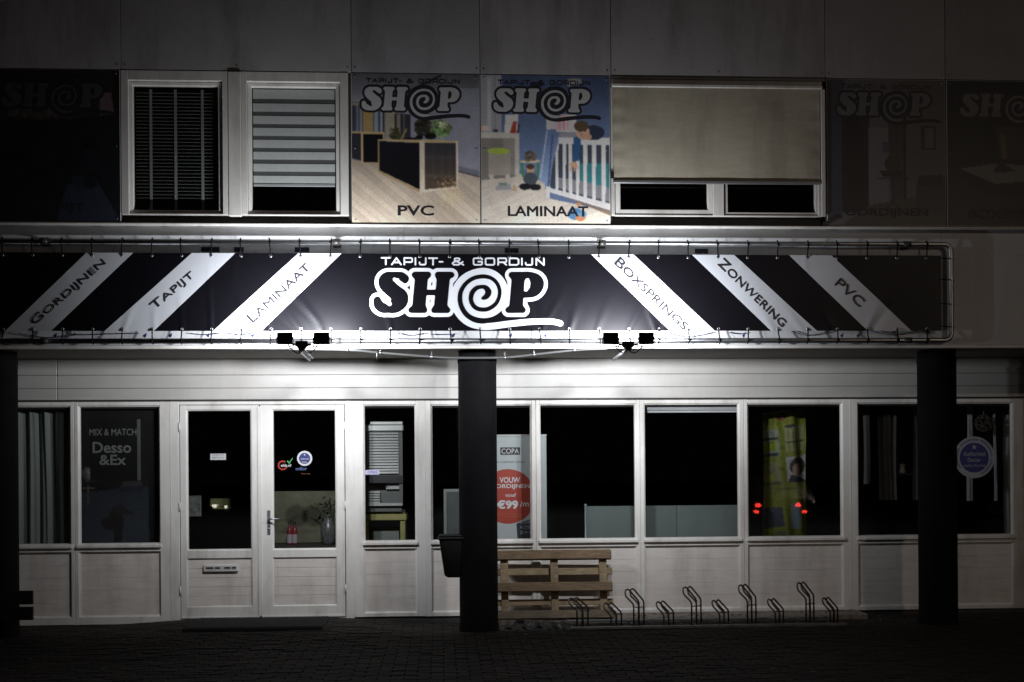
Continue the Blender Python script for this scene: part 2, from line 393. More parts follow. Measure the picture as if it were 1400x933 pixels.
class Paint:
    """tiny raster painter used for the printed photographs on the advertising boards"""
    def __init__(s, w_, h_, base):
        s.w, s.h = w_, h_; s.a = np.zeros((h_, w_, 3)); s.a[:] = np.array(base)/255.
        s.X, s.Y = np.meshgrid((np.arange(w_)+.5)/w_, (np.arange(h_)+.5)/h_)
    def mask(s, pts):
        ins = np.zeros(s.X.shape, bool); n = len(pts)
        for i in range(n):
            ax, ay = pts[i]; bx, by = pts[(i+1) % n]
            ins ^= ((ay > s.Y) != (by > s.Y)) & (s.X < (bx-ax)*(s.Y-ay)/((by-ay)+1e-12)+ax)
        return ins
    def poly(s, pts, c, c2=None, al=1.0, vert=True):
        m = s.mask(pts)
        if c2 is None: col = np.array(c)/255.+np.zeros(s.a.shape)
        else:
            t = s.Y if vert else s.X; lo, hi = t[m].min() if m.any() else 0, t[m].max() if m.any() else 1
            t = ((t-lo)/(hi-lo+1e-6))[..., None]; col = np.array(c)/255.*(1-t)+np.array(c2)/255.*t
        s.a[m] = s.a[m]*(1-al)+col[m]*al
    def ell(s, cx, cy, rx, ry, c, al=1.0):
        m = ((s.X-cx)/rx)**2+((s.Y-cy)/ry)**2 < 1; s.a[m] = s.a[m]*(1-al)+np.array(c)/255.*al
    def blob(s, cx, cy, rx, ry, c, n=40, r=.018, al=.8):
        for i in range(n):
            t = rng.rand()*6.28; q = math.sqrt(rng.rand()); k = .6+.8*rng.rand(); g_ = .55+.8*rng.rand()
            s.ell(cx+rx*q*math.cos(t), cy+ry*q*math.sin(t), r*k, r*k*.8, [min(255, v*g_) for v in c], al)
    def line(s, a, b, wd, c, al=1.0):
        d = sd_caps(s.X, s.Y, a, b, wd, wd); m = d < 0; s.a[m] = s.a[m]*(1-al)+np.array(c)/255.*al
    def planks(s, pts, ang, per, amt):
        m = s.mask(pts); u = s.X*math.sin(ang)+s.Y*math.cos(ang); v = s.X*math.cos(ang)-s.Y*math.sin(ang)
        idx = np.floor(u/per).astype(int); rr = np.random.RandomState(3).rand(400)
        g = 1+amt*(rr[idx % 400]-.5)+amt*.4*np.sin(u*400+3*np.sin(v*20))*.5; g = np.where((u/per) % 1 < .07, g*(1-amt), g)
        s.a[m] *= g[m][:, None]
    def soft(s, n=1, gain=1.0, tint=(1,1,1), desat=0.0):
        s.a = s.a*(1-desat)+s.a.mean(2, keepdims=True)*desat
        for _ in range(n):
            b = np.pad(s.a, ((1,1),(1,1),(0,0)), 'edge')
            s.a = (b[:-2,1:-1]+b[2:,1:-1]+b[1:-1,:-2]+b[1:-1,2:]+2*b[1:-1,1:-1])/6
        lo = np.zeros((s.h, s.w)); r2 = np.random.RandomState(5)
        for k in (3, 6, 12, 25):
            ph = r2.rand(6)*6.28; lo += (np.sin(s.X*k+ph[0]+2*np.sin(s.Y*k*.8+ph[1]))*np.sin(s.Y*k*1.2+ph[2]+2*np.sin(s.X*k*.7+ph[3])))/(k**.5)
        s.a = np.clip(s.a*(1+.09*lo[...,None])*gain*np.array(tint), 0, 1)
    def grain(s, amt): s.a *= (1+amt*(rng.rand(s.h, s.w, 1)-.5)); s.a = np.clip(s.a, 0, 1)
    def board(s, name, x0, x1, z0, z1, y, m, parent, curve=None):
        lin = np.where(s.a > .04045, ((s.a+.055)/1.055)**2.4, s.a/12.92)
        W_, H_ = s.w, s.h; xs = np.linspace(x0, x1, W_); zs = np.linspace(z1, z0, H_)
        q = parent; off = Vector((0,0,0))
        while q is not None: off += Vector(q.location); q = q.parent
        vs = []
        for j in range(H_):
            for i in range(W_): vs.append((xs[i]-off.x, (y if curve is None else curve(xs[i], zs[j]))-off.y, zs[j]-off.z))
        fs = [(j*W_+i, (j+1)*W_+i, (j+1)*W_+i+1, j*W_+i+1) for j in range(H_-1) for i in range(W_-1)]
        me = bpy.data.meshes.new(name); me.from_pydata(vs, [], fs)
        ca = me.color_attributes.new('Col', 'FLOAT_COLOR', 'POINT')
        buf = np.ones((H_*W_, 4), np.float32); buf[:, :3] = lin.reshape(-1, 3); ca.data.foreach_set('color', buf.ravel())
        me.materials.append(m); me.update(); o = bpy.data.objects.new(name, me); return link(o, parent)

# ================================================================== the ground
YU, YF, YB = -1.5, -1.4, -1.482     # upper wall plane, fascia plane, banner plane
def gz(x, y):
    m = math.exp(-((x+1.9)/1.25)**4)*max(0, min(1, (y+2.6)/2.2))*.055
    dip = -.02*math.exp(-((x-.1)/.6)**2)*max(0, min(1, (y+2)/1.5))
    return m+dip+.006*math.sin(x*1.7+y)*math.sin(y*1.3)
g = MB()
xs_ = [-150,-60,-20,-9]+[-8+i*.4 for i in range(46)]+[12,20,60,150]; ys_ = [-150,-60,-30,-20,-14]+[-12+i*.4 for i in range(29)]+[-.3,0]
idx = {}
for j, y in enumerate(ys_):
    for i, x in enumerate(xs_): idx[(i,j)] = len(g.v); g.v.append((x, y, gz(x,y)-.035 if -9 < x < 11 else -.035))
for j in range(len(ys_)-1):
    for i in range(len(xs_)-1):
        g.f.append([idx[(i,j)],idx[(i+1,j)],idx[(i+1,j+1)],idx[(i,j+1)]]); g.m.append(0); g.sm.append(True)
g.box(-150,150,0,150,-.3,-.04)
SAND = mat('joint_sand', (.008,.0065,.0055), .95, var=.3, scale=30, bump=.5)
tag(g.build('ground', SAND), kind='structure')
st = MB(); st.box(-150,150,-150,-6.2,-.2,-.02)
tag(st.build('road', mat('asphalt', (.04,.04,.04), .85, var=.25, scale=30, bump=.5, bscale=200)), kind='structure')
pv = empty('pavement', (0,0,0)); tag(pv, kind='structure')
PAV = [mat('paver_brown_%s' % n, c, .8, var=.35, scale=25, bump=.5, bscale=140, spec=.25) for n, c in (('dark',(.016,.012,.010)),('mid',(.021,.016,.0135)),('grey',(.018,.016,.015)),('light',(.028,.021,.018)))]
pav = []
BW, BD = .206, .103
for r in range(int(6.2/BD)):
    y0 = -.02-(r+1)*BD
    for c in range(-34, 40):
        x0 = c*BW+(r % 2)*BW*.5
        pav.append((x0+BW/2, y0+BD/2))
def paver_mesh(mi):
    b = MB(); b.box(-BW/2+.0025, BW/2-.0025, -BD/2+.0025, BD/2-.0025, -.05, 0, .006)
    o = b.build('brick_paver', PAV[mi]); me = o.data; bpy.data.objects.remove(o); return me
pm = [paver_mesh(i) for i in range(4)]
def vis(p): return -.35*(p[1]+13) < p[0]-.06*(p[1]+13) < .49*(p[1]+13)-.0 and p[1] > -4.35
pav.sort(key=lambda p: (not (-.44*(p[1]+13)+.06*(p[1]+13) < p[0] < .44*(p[1]+13)+.06*(p[1]+13) and p[1] > -4.2), p[1]))
rest = MB()
for i, (x, y) in enumerate(pav):
    zj = gz(x, y)+random.uniform(-.004, .003); t1 = random.uniform(-.02, .02); t2 = (gz(x+.05,y)-gz(x-.05,y))/.1
    if i < 298:
        o = bpy.data.objects.new('brick_paver', pm[random.choice((0,0,1,2,3))]); link(o, pv); o.location = (x, y, zj); o.rotation_euler = (t1, -t2, random.uniform(-.012,.012))
    else:
        M_ = Matrix.Translation((x, y, zj)) @ Matrix.Rotation(-t2+random.uniform(-.012,.012), 4, 'Y') @ Matrix.Rotation(t1, 4, 'X')
        if y > -4.8 and -6.5 < x < 8.3: rest.box(-BW/2+.0025, BW/2-.0025, -BD/2+.0025, BD/2-.0025, -.05, 0, .006, mi=random.choice((0,0,1,2,3)), mat=M_)
        else:
            q = rest; a, b_ = BW/2-.002, BD/2-.002
            q.add([tuple(M_ @ Vector(v)) for v in ((-a,-b_,0),(a,-b_,0),(a,b_,0),(-a,b_,0))], [(0,1,2,3)], random.choice((0,0,1,2,3)))
tag(rest.build('paver_field', PAV, pv, fix=False), kind='stuff')
# dead leaves and grit blown against the wall: uncountable
lf = MB()
for i in range(900):
    if random.random() < .6: x = random.uniform(.6, 5.0); y = -random.random()**1.5*.75-.1
    else: x = random.uniform(-5, 7.5); y = random.uniform(-4.2, -.1)
    s_ = random.uniform(.01, .03) if i < 500 else random.uniform(.005, .012); a = random.uniform(0, 6.28); z = gz(x, y)+.006+(.05 if (.6 < x < 4.6 and y > -.42) else 0)
    c, sn = math.cos(a)*s_, math.sin(a)*s_
    lf.add([(x+c,y+sn,z+random.uniform(0,.012)),(x-sn*.5,y+c*.5,z+random.uniform(0,.01)),(x-c,y-sn,z),(x+sn*.5,y-c*.5,z+random.uniform(0,.008))], [(0,1,2,3)], i % 2)
tag(lf.build('leaf_litter', [mat('dead_leaf', (.09,.06,.035), .8, var=.4, scale=40), mat('grit', (.14,.12,.1), .8, var=.4, scale=40)], fix=False), kind='stuff')

# ================================================================== the building
B = empty('shop_building', (0,0,0), 'shop building with grey panelled upper floor, white clad glazed front and dark round pillars', 'building')
XL, XR = -9.0, 11.0
# --- upper grey wall: panels with open joints over a dark backing
MOD = [AX(p, YU, 60) for p in (-12, 165, 480, 656, 835, 1128, 1292)]
GREYS = [GREY, mat('grey_facade_panel_light', (.44,.425,.435), .6, var=.12, scale=1.1, bump=.12, bscale=55, dirt=((.15,.135,.13), .75, 1.4)), mat('grey_facade_panel_dark', (.36,.355,.375), .62, var=.12, scale=1.6, bump=.12, bscale=55, dirt=((.12,.11,.11), .7, .9))]
seams = [XL, MOD[0]-1.25*2, MOD[0]-1.25]+MOD+[MOD[-1]+1.2, MOD[-1]+2.4, XR]
def screws(x0, x1, z0, z1, y, parent, m=DMETAL, mid=True):
    b = MB(); d = .035
    for x in ((x0+d, (x0+x1)/2, x1-d) if x1-x0 > 1.6 else (x0+d, x1-d)):
        for z in ((z0+d, (z0+z1)/2, z1-d) if mid else (z0+d, z1-d)):
            b.lathe([(.0075, 0), (.0065, -.003), (.003, -.0045), (.0001, -.005)], (x, y, z), 8, axis='Y')
    o = b.build('screw_heads', m, parent); o['kind'] = 'stuff'; return o
for a, b_ in zip(seams[:-1], seams[1:]):
    for z0, z1 in ((5.418, 7.02), (7.03, 8.4)):
        q = MB(); q.box(a+.003, b_-.003, YU, YU+.012, z0, z1, .002); o = q.build('wall_panel', random.choice(GREYS), B)
        if z0 < 6: screws(a, b_, z0+.01, 6.9, YU, o, mid=False)
q = MB(); q.box(XL, XR, YU+.014, YU+.1, 5.415, 8.4); q.build('wall_backing', DBACK_SHADE, B)
# windows upstairs occupy [165..476] and [835..1129]; boards or plain panels elsewhere
wx0, wx1 = AX(165.5, YU, 200), AX(476.5, YU, 200); vx0, vx1 = AX(835.5, YU, 200), AX(1129, YU, 200)
for a, b_ in ((XL, MOD[0]), (MOD[0], wx0), (wx1, MOD[4]), (vx1, XR)):
    q = MB(); q.box(a, b_, YU+.014, YU+.12, 3.975, 5.412); q.build('wall_backing', DBACK_SHADE, B)
for a, b_ in zip(seams[:-1], seams[1:]):
    if b_ <= MOD[0]+.01 or a >= MOD[-1]+1.2:
        q = MB(); q.box(a+.003, b_-.003, YU, YU+.012, 3.975, 5.412, .002); q.build('wall_panel', GREY, B)
# sill recess below the windows (shade put into its colour), flashing strip, fascia, soffit
for a, b_ in ((wx0, wx1), (vx0, vx1)):
    q = MB(); q.box(a, b_, YU+.085, YU+.13, 3.975, 4.11); q.build('sill_recess', DBACK_SHADE, B)
fl = MB()
fl.bar([(YU+.006,3.944),(YU-.014,3.960),(YU-.014,3.967),(YU-.002,3.970),(YU+.12,3.972),(YU+.12,3.964),(YU+.012,3.955),(YU+.012,3.945)], XL, XR); fl.build('flashing', W_PVC, B)
fz0 = 2.795
fxs = [XL, -5.6, -3.1, -.35, 2.05, 4.95, 7.4, XR]
for a, b_ in zip(fxs[:-1], fxs[1:]):
    q = MB(); q.box(a+.001, b_-.001, YF, YF+.02, fz0+.03, 3.96, .0015); o = q.build('fascia_panel', FASC, B)
    b = MB(); x = a+.2
    while x < b_-.1:
        for dx, dz in ((0,0),(.02,.008),(.05,-.004)):
            if random.random() < .75: b.lathe([(.006,0),(.005,-.003),(.0001,-.004)], (x+dx+random.uniform(-.02,.02), YF, 3.715+dz), 6, axis='Y')
        x += .28
    sc_ = b.build('screw_heads', METAL, o); sc_['kind'] = 'stuff'
q = MB(); q.box(XL, XR, YF-.012, YF+.03, fz0-.004, fz0+.028, .004); q.build('drip_edge', W_PVC, B)
q = MB(); q.box(XL, XR, YF+.02, .04, 2.826, 2.9); q.build('soffit', SOFF, B)
q = MB(); q.box(XL, XR, YF+.03, YF+.045, 2.80, 2.826); q.build('soffit_trim', SOFF, B)
# old sign remains on the fascia above and below the newer banner
BLUE = mat('old_sign_blue', (.015,.02,.12), .5); NAVY = mat('navy_patch', (.006,.007,.03), .6)
for a, b_ in ((275,300),(320,333),(403,423),(690,709),(950,968)):
    q = MB(); q.box(AX(a,YF,343), AX(b_,YF,343), YF-.003, YF-.0005, AZ(346,YF), AZ(339.5,YF)); q.build('vinyl_remnant', NAVY, B)
def fpt(px, py): return at(px, py, YF)
for px in (75, 197, 232, 284, 344, 394, 618, 697, 745, 1016, 1150, 1172):
    x, z = fpt(px, 458); q = MB(); s_ = .016+.012*random.random()
    q.prism([(x-.012,z-.008),(x+s_,z+.016),(x+s_*.8,z-.014),(x+.006,z-.028)], YF-.003, YF-.0005); q.build('vinyl_remnant', BLUE, B)
# --- cladding boards above the windows, each a board
for z0, z1 in ((2.392,2.513),(2.516,2.653),(2.656,2.824)):
    for a, b_ in ((XL,-4.07),(-4.065,XR)):
        q = MB(); q.box(a, b_, -.02 if a > -5 else -.024, .01, z0, z1, .005); q.build('cladding_board', W_CLAD, B)
q = MB(); q.box(XL, XR, .012, .05, 2.378, 2.83); q.build('cladding_backing', DBACK_SHADE, B)
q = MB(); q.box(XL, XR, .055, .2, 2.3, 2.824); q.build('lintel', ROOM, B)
# --- shop front bays
def bay(ox0, ox1, gx0, gx1, zb, boards=True, nb=5, nm='shop_window', seam=True):
    """ox = outer edges, gx = glass edges (metres)"""
    zt, gt, gb, sb, pt, pb = 2.374, 2.332, .872, .815, .775, .105
    f = MB(); bv = .004
    f.box(ox0+.001, gx0, 0, .075, zb, zt, bv); f.box(gx1, ox1-.001, 0, .075, zb, zt, bv)
    f.box(gx0, gx1, .001, .075, gt, zt-.001, bv); f.box(gx0, gx1, .001, .075, pt, sb, bv); f.box(gx0, gx1, .001, .075, zb+.001, pb-.02, bv)
    # glazing bead around the pane, mitred
    f.ring(gx0, gx1, gb-.02, gt, [(0,.012),(.012,.02),(.016,.05),(0,.05)])
    f.ring(gx0, gx1, pb-.02, pt, [(0,.014),(.014,.02),(.018,.05),(0,.05)])
    o = f.build(nm, W_PVC, B)
    p = MB(); p.box(gx0+.005, gx1-.005, .048, .054, gb-.015, gt-.005); p.build('pane', GLASS, o)
    s_ = MB(); s_.bar([(-.034,sb+.008),(-.034,sb+.03),(-.004,gb-.012),(.04,gb-.004),(.04,sb-.002),(-.006,sb-.002)], gx0-.012, gx1+.012); s_.build('sill', W_PVC, o)
    n = nb; h = (pt-pb+.02-.03)/n
    for k in range(n):
        z0 = pb-.005+k*h; c = MB(); c.box(gx0+.014, gx1-.014, .03, .045, z0+.0004, z0+h-.0004, .0022); c.build('board', W_PANEL, o)
    c = MB(); c.box(gx0+.01, gx1-.01, .047, .07, pb-.01, pt-.003); c.build('backing', BACKG, o)
    return o
X0 = lambda p: AX(p, 0, 650)
bays = [(-60,101.5,-48,96.5,.0),(101.5,233.5,107,218.5,.0),(484,581,497,569,.042),(581,733,589.6,727,.038),(733,875.5,738,870,.038),(875.5,1017.5,881,1011.5,.038),(1017.5,1163,1022.5,1152.5,.038),(1163,1400,1173,1386,.038),(1400,1560,1408,1545,.038)]
for a, b_, c, d, z in bays: bay(X0(a), X0(b_), X0(c), X0(d), z)
q = MB(); q.box(XL, X0(-60), 0, .08, 0, 2.374, .004); q.build('end_wall', W_CLAD, B)
q = MB(); q.box(X0(1560), XR, 0, .08, 0, 2.374, .004); q.build('end_wall', W_CLAD, B)
q = MB(); q.box(X0(484), X0(1560), .02, .1, -.1, .036); q.build('base_gap_shade', DBACK_SHADE, B)  # dark strip, the shade under the overhanging front put into its colour
# narrow cover strips over the seams between units
for p in (233.5, 484, 581, 1163):
    q = MB(); q.box(X0(p)-.006, X0(p)+.006, -.003, -.0002, .06, 2.372, .001); q.build('cover_strip', W_PVC, B)
# --- doors
df = MB(); dx0, dx1 = X0(233.5), X0(484)
df.box(dx0+.002, X0(245), .0, .09, .03, 2.374, .004); df.box(X0(472), dx1-.002, .0, .09, .03, 2.374, .004); df.box(X0(245), X0(472), .001, .09, 2.338, 2.373, .004)
df.box(X0(245), X0(472), .01, .09, .028, .042, .003)
df.build('door_frame', W_PVC, B)
def leaf(l, r, gl, gr, nm, hside):
    f = MB(); a, b_, c, d = X0(l)+.003, X0(r)-.003, X0(gl), X0(gr); z0, z1 = .05, 2.334; gb, gt, pt, pb = .778, 2.285, .693, .175
    f.box(a, c, .012, .075, z0, z1, .004); f.box(d, b_, .012, .075, z0, z1, .004)
    f.box(c, d, .013, .075, gt, z1-.001, .004); f.box(c, d, .013, .075, pt, gb, .004); f.box(c, d, .013, .075, z0+.001, pb, .004)
    f.ring(c, d, gb, gt, [(0,.022),(.01,.028),(.014,.055),(0,.055)]); f.ring(c, d, pb, pt, [(0,.022),(.01,.028),(.014,.055),(0,.055)])
    o = f.build('door', W_PVC, B)
    p = MB(); p.box(c+.004, d-.004, .05, .056, gb+.004, gt-.004); p.build('pane', GLASS, o)
    n = 5; h = (pt-pb-.024)/n
    for k in range(n):
        q = MB(); q.box(c+.012, d-.012, .035, .045, pb+.012+k*h+.001, pb+.012+(k+1)*h-.001, .002); q.build('board', W_PANEL, o)
    q = MB(); q.box(c+.005, d-.005, .047, .07, pb, pt); q.build('backing', BACKG, o)
    q = MB()
    q.box(a+.002, b_-.002, .0, .0115, .052, .072, .003); q.build('weather_bar', W_PVC, o)
    return o
d1 = leaf(245.5, 354.5, 254.5, 343.5, 'door', 1); d2 = leaf(355.5, 471.5, 372, 459.5, 'door', 0)
q = MB(); q.box(X0(352.2), X0(357.6), .0, .0115, .07, 2.32, .003); q.build('rebate_strip', W_PVC, d2)
# hinges, handle, letter box
for z in (.35, 1.25, 2.1):
    for X_, dd in ((X0(245.5), d1), (X0(471.5), d2)):
        q = MB(); q.tube([(X_, -.004, z-.045), (X_, -.004, z+.045)], .009, 8); q.build('hinge', W_PVC, dd)
hx = X0(367); q = MB(); q.box(hx-.017, hx+.017, .002, .0118, AZ(728,0), AZ(695,0), .004)
hz = AZ(706.5, 0); q.tube([(hx, .005, hz), (hx, -.045, hz), (hx+.02, -.052, hz), (hx+.12, -.05, hz)], .0095, 10)
q.lathe([(.011,.0),(.011,-.006),(.0001,-.0065)], (hx, .002, AZ(720,0)), 12, axis='Y'); q.build('handle', METAL, d2)
lx0, lx1 = X0(277), X0(324.5); lz0, lz1 = AZ(782,0,300), AZ(772,0,300)
q = MB(); q.box(lx0, lx1, .0, .03, lz0, lz1, .006); lb = q.build('letter_box', W_PVC, d1)
q = MB(); q.box(lx0+.02, lx1-.02, -.004, -.0005, lz0+.018, lz1-.016, .002); q.build('letter_flap', INK_G, d1)
for k, s_ in enumerate(('NEE', 'NEE', 'JA', 'NEE')): pass
for a, b_ in ((281,291),(293,300),(306,314),(316,322)):
    q = MB(); q.box(X0(a), X0(b_), -.006, -.0045, lz0+.032, lz1-.028); q.build('letter_mark', INK_B, d1)
# --- pillars
for px0, px1 in ((-29,22),(628,679),(1256,1307)):
    cx = (AX(px0,-.8,660)+AX(px1,-.8,660))/2; q = MB(); g0 = gz(cx, -.8)-.03
    q.lathe([(.201,g0),(.201,.05),(.195,.07),(.195,2.70),(.2,2.705),(.2,2.74),(.19,2.745),(.19,2.826)], (cx,-.8,0), 40); q.build('pillar', PIL, B)
PX = (AX(628,-.8,660)+AX(679,-.8,660))/2
# --- dark rooms behind the glass
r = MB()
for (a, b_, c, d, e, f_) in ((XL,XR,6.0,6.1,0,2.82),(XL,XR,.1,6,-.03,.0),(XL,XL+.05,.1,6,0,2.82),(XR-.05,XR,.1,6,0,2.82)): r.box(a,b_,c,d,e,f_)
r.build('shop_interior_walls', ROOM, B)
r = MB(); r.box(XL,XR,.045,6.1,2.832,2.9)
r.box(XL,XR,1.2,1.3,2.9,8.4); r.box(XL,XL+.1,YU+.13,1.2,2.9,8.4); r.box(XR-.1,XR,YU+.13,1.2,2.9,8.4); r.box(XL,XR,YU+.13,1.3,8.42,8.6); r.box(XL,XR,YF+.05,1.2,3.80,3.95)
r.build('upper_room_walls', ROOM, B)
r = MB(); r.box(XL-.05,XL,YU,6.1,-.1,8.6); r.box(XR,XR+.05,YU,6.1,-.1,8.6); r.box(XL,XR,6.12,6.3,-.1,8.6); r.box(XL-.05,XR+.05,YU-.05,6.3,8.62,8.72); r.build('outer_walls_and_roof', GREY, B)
# --- upper windows
def upz(py, px=700, Y=YU): return AZ(py, Y, px)
YW = YU+.035
def sash(l, r_, gl, gr, zt, zb, gt, gb, parent):
    a, b_, c, d = AX(l,YW,200), AX(r_,YW,200), AX(gl,YW,200), AX(gr,YW,200)
    q = MB(); q.ring(a, b_, zb, zt, [(0, YW+.006),(.004,YW),(c-a-.006,YW+.002),(c-a,YW+.012),(c-a,YW+.05),(0,YW+.05)])
    o = q.build('sash', W_PVC, parent)
    p = MB(); p.box(c-.005, d+.005, YW+.03, YW+.036, gb-.004, gt+.004); p.build('pane', GLASS, o)
    return o
TOP = 5.412
uw = MB(); yo = YU-.004
a0, a1, a2, a3 = wx0, AX(176.5,YU,200), AX(303.5,YU,200), AX(312,YU,200)
b0, b1, b2, b3 = AX(330,YU,200), AX(338.5,YU,200), AX(464.5,YU,200), wx1
zt_, zb_, zo = upz(111.5,300), upz(291.3,300), upz(294,300)
for x0, x1 in ((a0,a1-.004),(a2+.004,a3-.002),(b0,b1-.004),(b2+.004,b3)): uw.box(x0, x1, yo, YU+.09, zo, TOP, .004)
uw.box(a1-.004, a2+.004, yo+.001, YU+.09, zt_+.004, TOP-.001, .003); uw.box(b1-.004, b2+.004, yo+.001, YU+.09, zt_+.004, TOP-.001, .003)
uw.box(a1-.004, a2+.004, yo+.02, YU+.09, zo, zb_-.004, .003); uw.box(b1-.004, b2+.004, yo+.02, YU+.09, zo, zb_-.004, .003)
UW = uw.build('double_window', W_PVC, B)
q = MB(); q.box(a3+.001, b0-.001, YU-.012, YU+.05, zo-.012, TOP-.004, .006); q.build('mullion_cover', W_PVC, UW)
sash(177, 303, 182, 297.6, zt_, zb_, upz(117,300), upz(287,300), UW); sash(339, 464, 344, 458.4, zt_, zb_, upz(117,300), upz(287,300), UW)
# window 2
zt2, zo2 = upz(114,980), upz(295,980)
q = MB(); yo2 = YU-.004
q.box(vx0, AX(840,YU,200), yo2, YU+.09, zo2, zt2+.03, .003); q.box(AX(1119,YU,200), AX(1124.5,YU,200), yo2+.01, YU+.09, zo2, zt2+.03, .003)
q.box(AX(840,YU,200), AX(1119,YU,200), yo2+.012, YU+.09, zt2-.03, zt2+.03, .003)
q.box(AX(975,YU,200), AX(990,YU,200), yo2+.02, YU+.09, zo2, zt2-.03, .004); q.box(AX(840,YU,200), AX(1119,YU,200), yo2+.03, YU+.09, zo2-.004, zo2+.012, .003)
V2 = q.build('double_window', W_PVC, B)
q = MB(); q.box(vx0, vx1, YU-.002, YU+.09, zt2+.032, TOP, .003); q.build('head_panel', GREY, V2)
sash(841, 974, 848, 969, zt2-.035, zo2+.016, zt2-.09, upz(290,980), V2); sash(991, 1118, 995, 1113, zt2-.035, zo2+.016, zt2-.09, upz(290,980), V2)

# ================================================================== blinds behind / in front of the upper windows
def fold(x, z, k, amp): return amp*(math.sin(x*k)+.5*math.sin(x*k*1.7+1)+.35*math.sin(x*k*3.1+z*.6))
t = empty('venetian_blind', (AX(240,YW,200), YW+.09, upz(117,240)), 'dark slatted venetian blind with three pale tapes behind the upper left window', 'blind')
SLAT = mat('dark_slat', (.2,.22,.2), .5, var=.1); TAPE = mat('blind_tape', (.32,.33,.31), .8, var=.1)
x0, x1, zt3, zb3 = AX(183,YW,200), AX(290,YW,200), upz(118,240), upz(272,240)
n = 31
for k in range(n):
    z = zt3-.03-k*(zt3-zb3-.03)/n; q = MB(); q.bar([(YW+.075,z-.004),(YW+.10,z+.012),(YW+.102,z+.011),(YW+.077,z-.006)], x0, x1); q.build('slat', SLAT, t)
for px in (204, 238, 275): 
    X_ = AX(px,YW,200); q = MB(); q.box(X_-.013, X_+.013, YW+.07, YW+.072, upz(284,240), zt3); q.build('tape', TAPE, t)
t = empty('day_night_blind', (AX(400,YW,200), YW+.08, upz(117,400)), 'day and night roller blind with wide pale stripes behind the upper second window', 'blind')
PALE = mat('pale_blind_fabric', (.80,.82,.82), .8, var=.05, scale=20); SHEER = mat('sheer_blind_fabric', (.14,.145,.145), .8, var=.05)
edges = [(118.5,131.5),(138,149),(155,166),(171.5,182.5),(188,199),(204.5,215),(221,231.5),(237.5,248)]
x0, x1 = AX(345,YW,200), AX(457,YW,200)
for i, (a, b_) in enumerate(edges):
    q = MB(); q.box(x0, x1, YW+.06, YW+.062, upz(b_,400), upz(a,400)); q.build('opaque_stripe', PALE, t)
    if i < 7: q = MB(); q.box(x0, x1, YW+.063, YW+.064, upz(edges[i+1][0],400), upz(b_,400)); q.build('sheer_stripe', SHEER, t)
q = MB(); q.box(x0, x1, YW+.055, YW+.07, upz(252,400), upz(248.4,400), .003); q.build('bottom_rail', INK_G, t)
# beige outside screen
t = empty('sun_screen', (AX(980,YU,180), YU-.05, upz(114,980)), 'beige fabric sun screen pulled halfway down over the upper right window', 'sun screen')
FAB = mat('beige_screen_fabric', (.56,.51,.40), .85, var=.09, scale=5, bump=.15, bscale=500, stretch=(1,1,5), dirt=((.25,.23,.18), .75, 1.2))
x0, x1, z1, z0 = AX(838.8,YU-.04,180), AX(1122,YU-.04,180), upz(119.5,980,YU-.04), upz(247,980,YU-.04)
q = MB(); nx, nz = 90, 40
def scr(u, v):
    y = YU-.016-.005*math.sin(u*9+v*2)*math.sin(v*3.1)-.004*math.exp(-((v-.25)/.2)**2)*math.sin(u*22)*.4
    y -= .0025*math.exp(-(u/.05)**2)*math.sin(v*34)+.0025*math.exp(-((1-u)/.05)**2)*math.sin(v*31)
    y -= .005*math.sin(math.pi*v)*math.sin(math.pi*u); return y
q.v = [(x0+(x1-x0)*i/nx, scr(i/nx, j/nz), z0+(z1-z0)*j/nz) for j in range(nz+1) for i in range(nx+1)]
q.f = [[j*(nx+1)+i, j*(nx+1)+i+1, (j+1)*(nx+1)+i+1, (j+1)*(nx+1)+i] for j in range(nz) for i in range(nx)]; q.m = [0]*len(q.f); q.sm = [True]*len(q.f)
q.build('fabric', FAB, t, fix=False)
q = MB(); q.box(x0-.005, x1+.005, YU-.032, YU-.006, z0-.03, z0+.002, .006); q.build('bottom_bar', mat('grey_bar', (.2,.2,.21), .4, .3), t)
q = MB(); q.box(x0-.02, x1+.03, YU-.026, YU-.006, z1-.002, z1+.035, .008); q.build('cassette', W_PVC, t)
for a, b_ in ((835.2,838),(1123,1128.5)): q = MB(); q.box(AX(a,YU-.03,180), AX(b_,YU-.03,180), YU-.028, YU-.0065, upz(296,980), z1-.003, .004); q.build('guide_rail', W_PVC, t)
q = MB(); xg = AX(1127,YU-.03,180); q.box(xg-.02, xg+.035, YU-.05, YU-.014, upz(309,1128), upz(304.5,1128), .004)
q.box(AX(835,YU-.03,250)-.005, AX(838,YU-.03,250)+.01, YU-.04, YU-.0285, upz(246,835), upz(236,835), .003); q.build('end_bracket', BLACK, t)

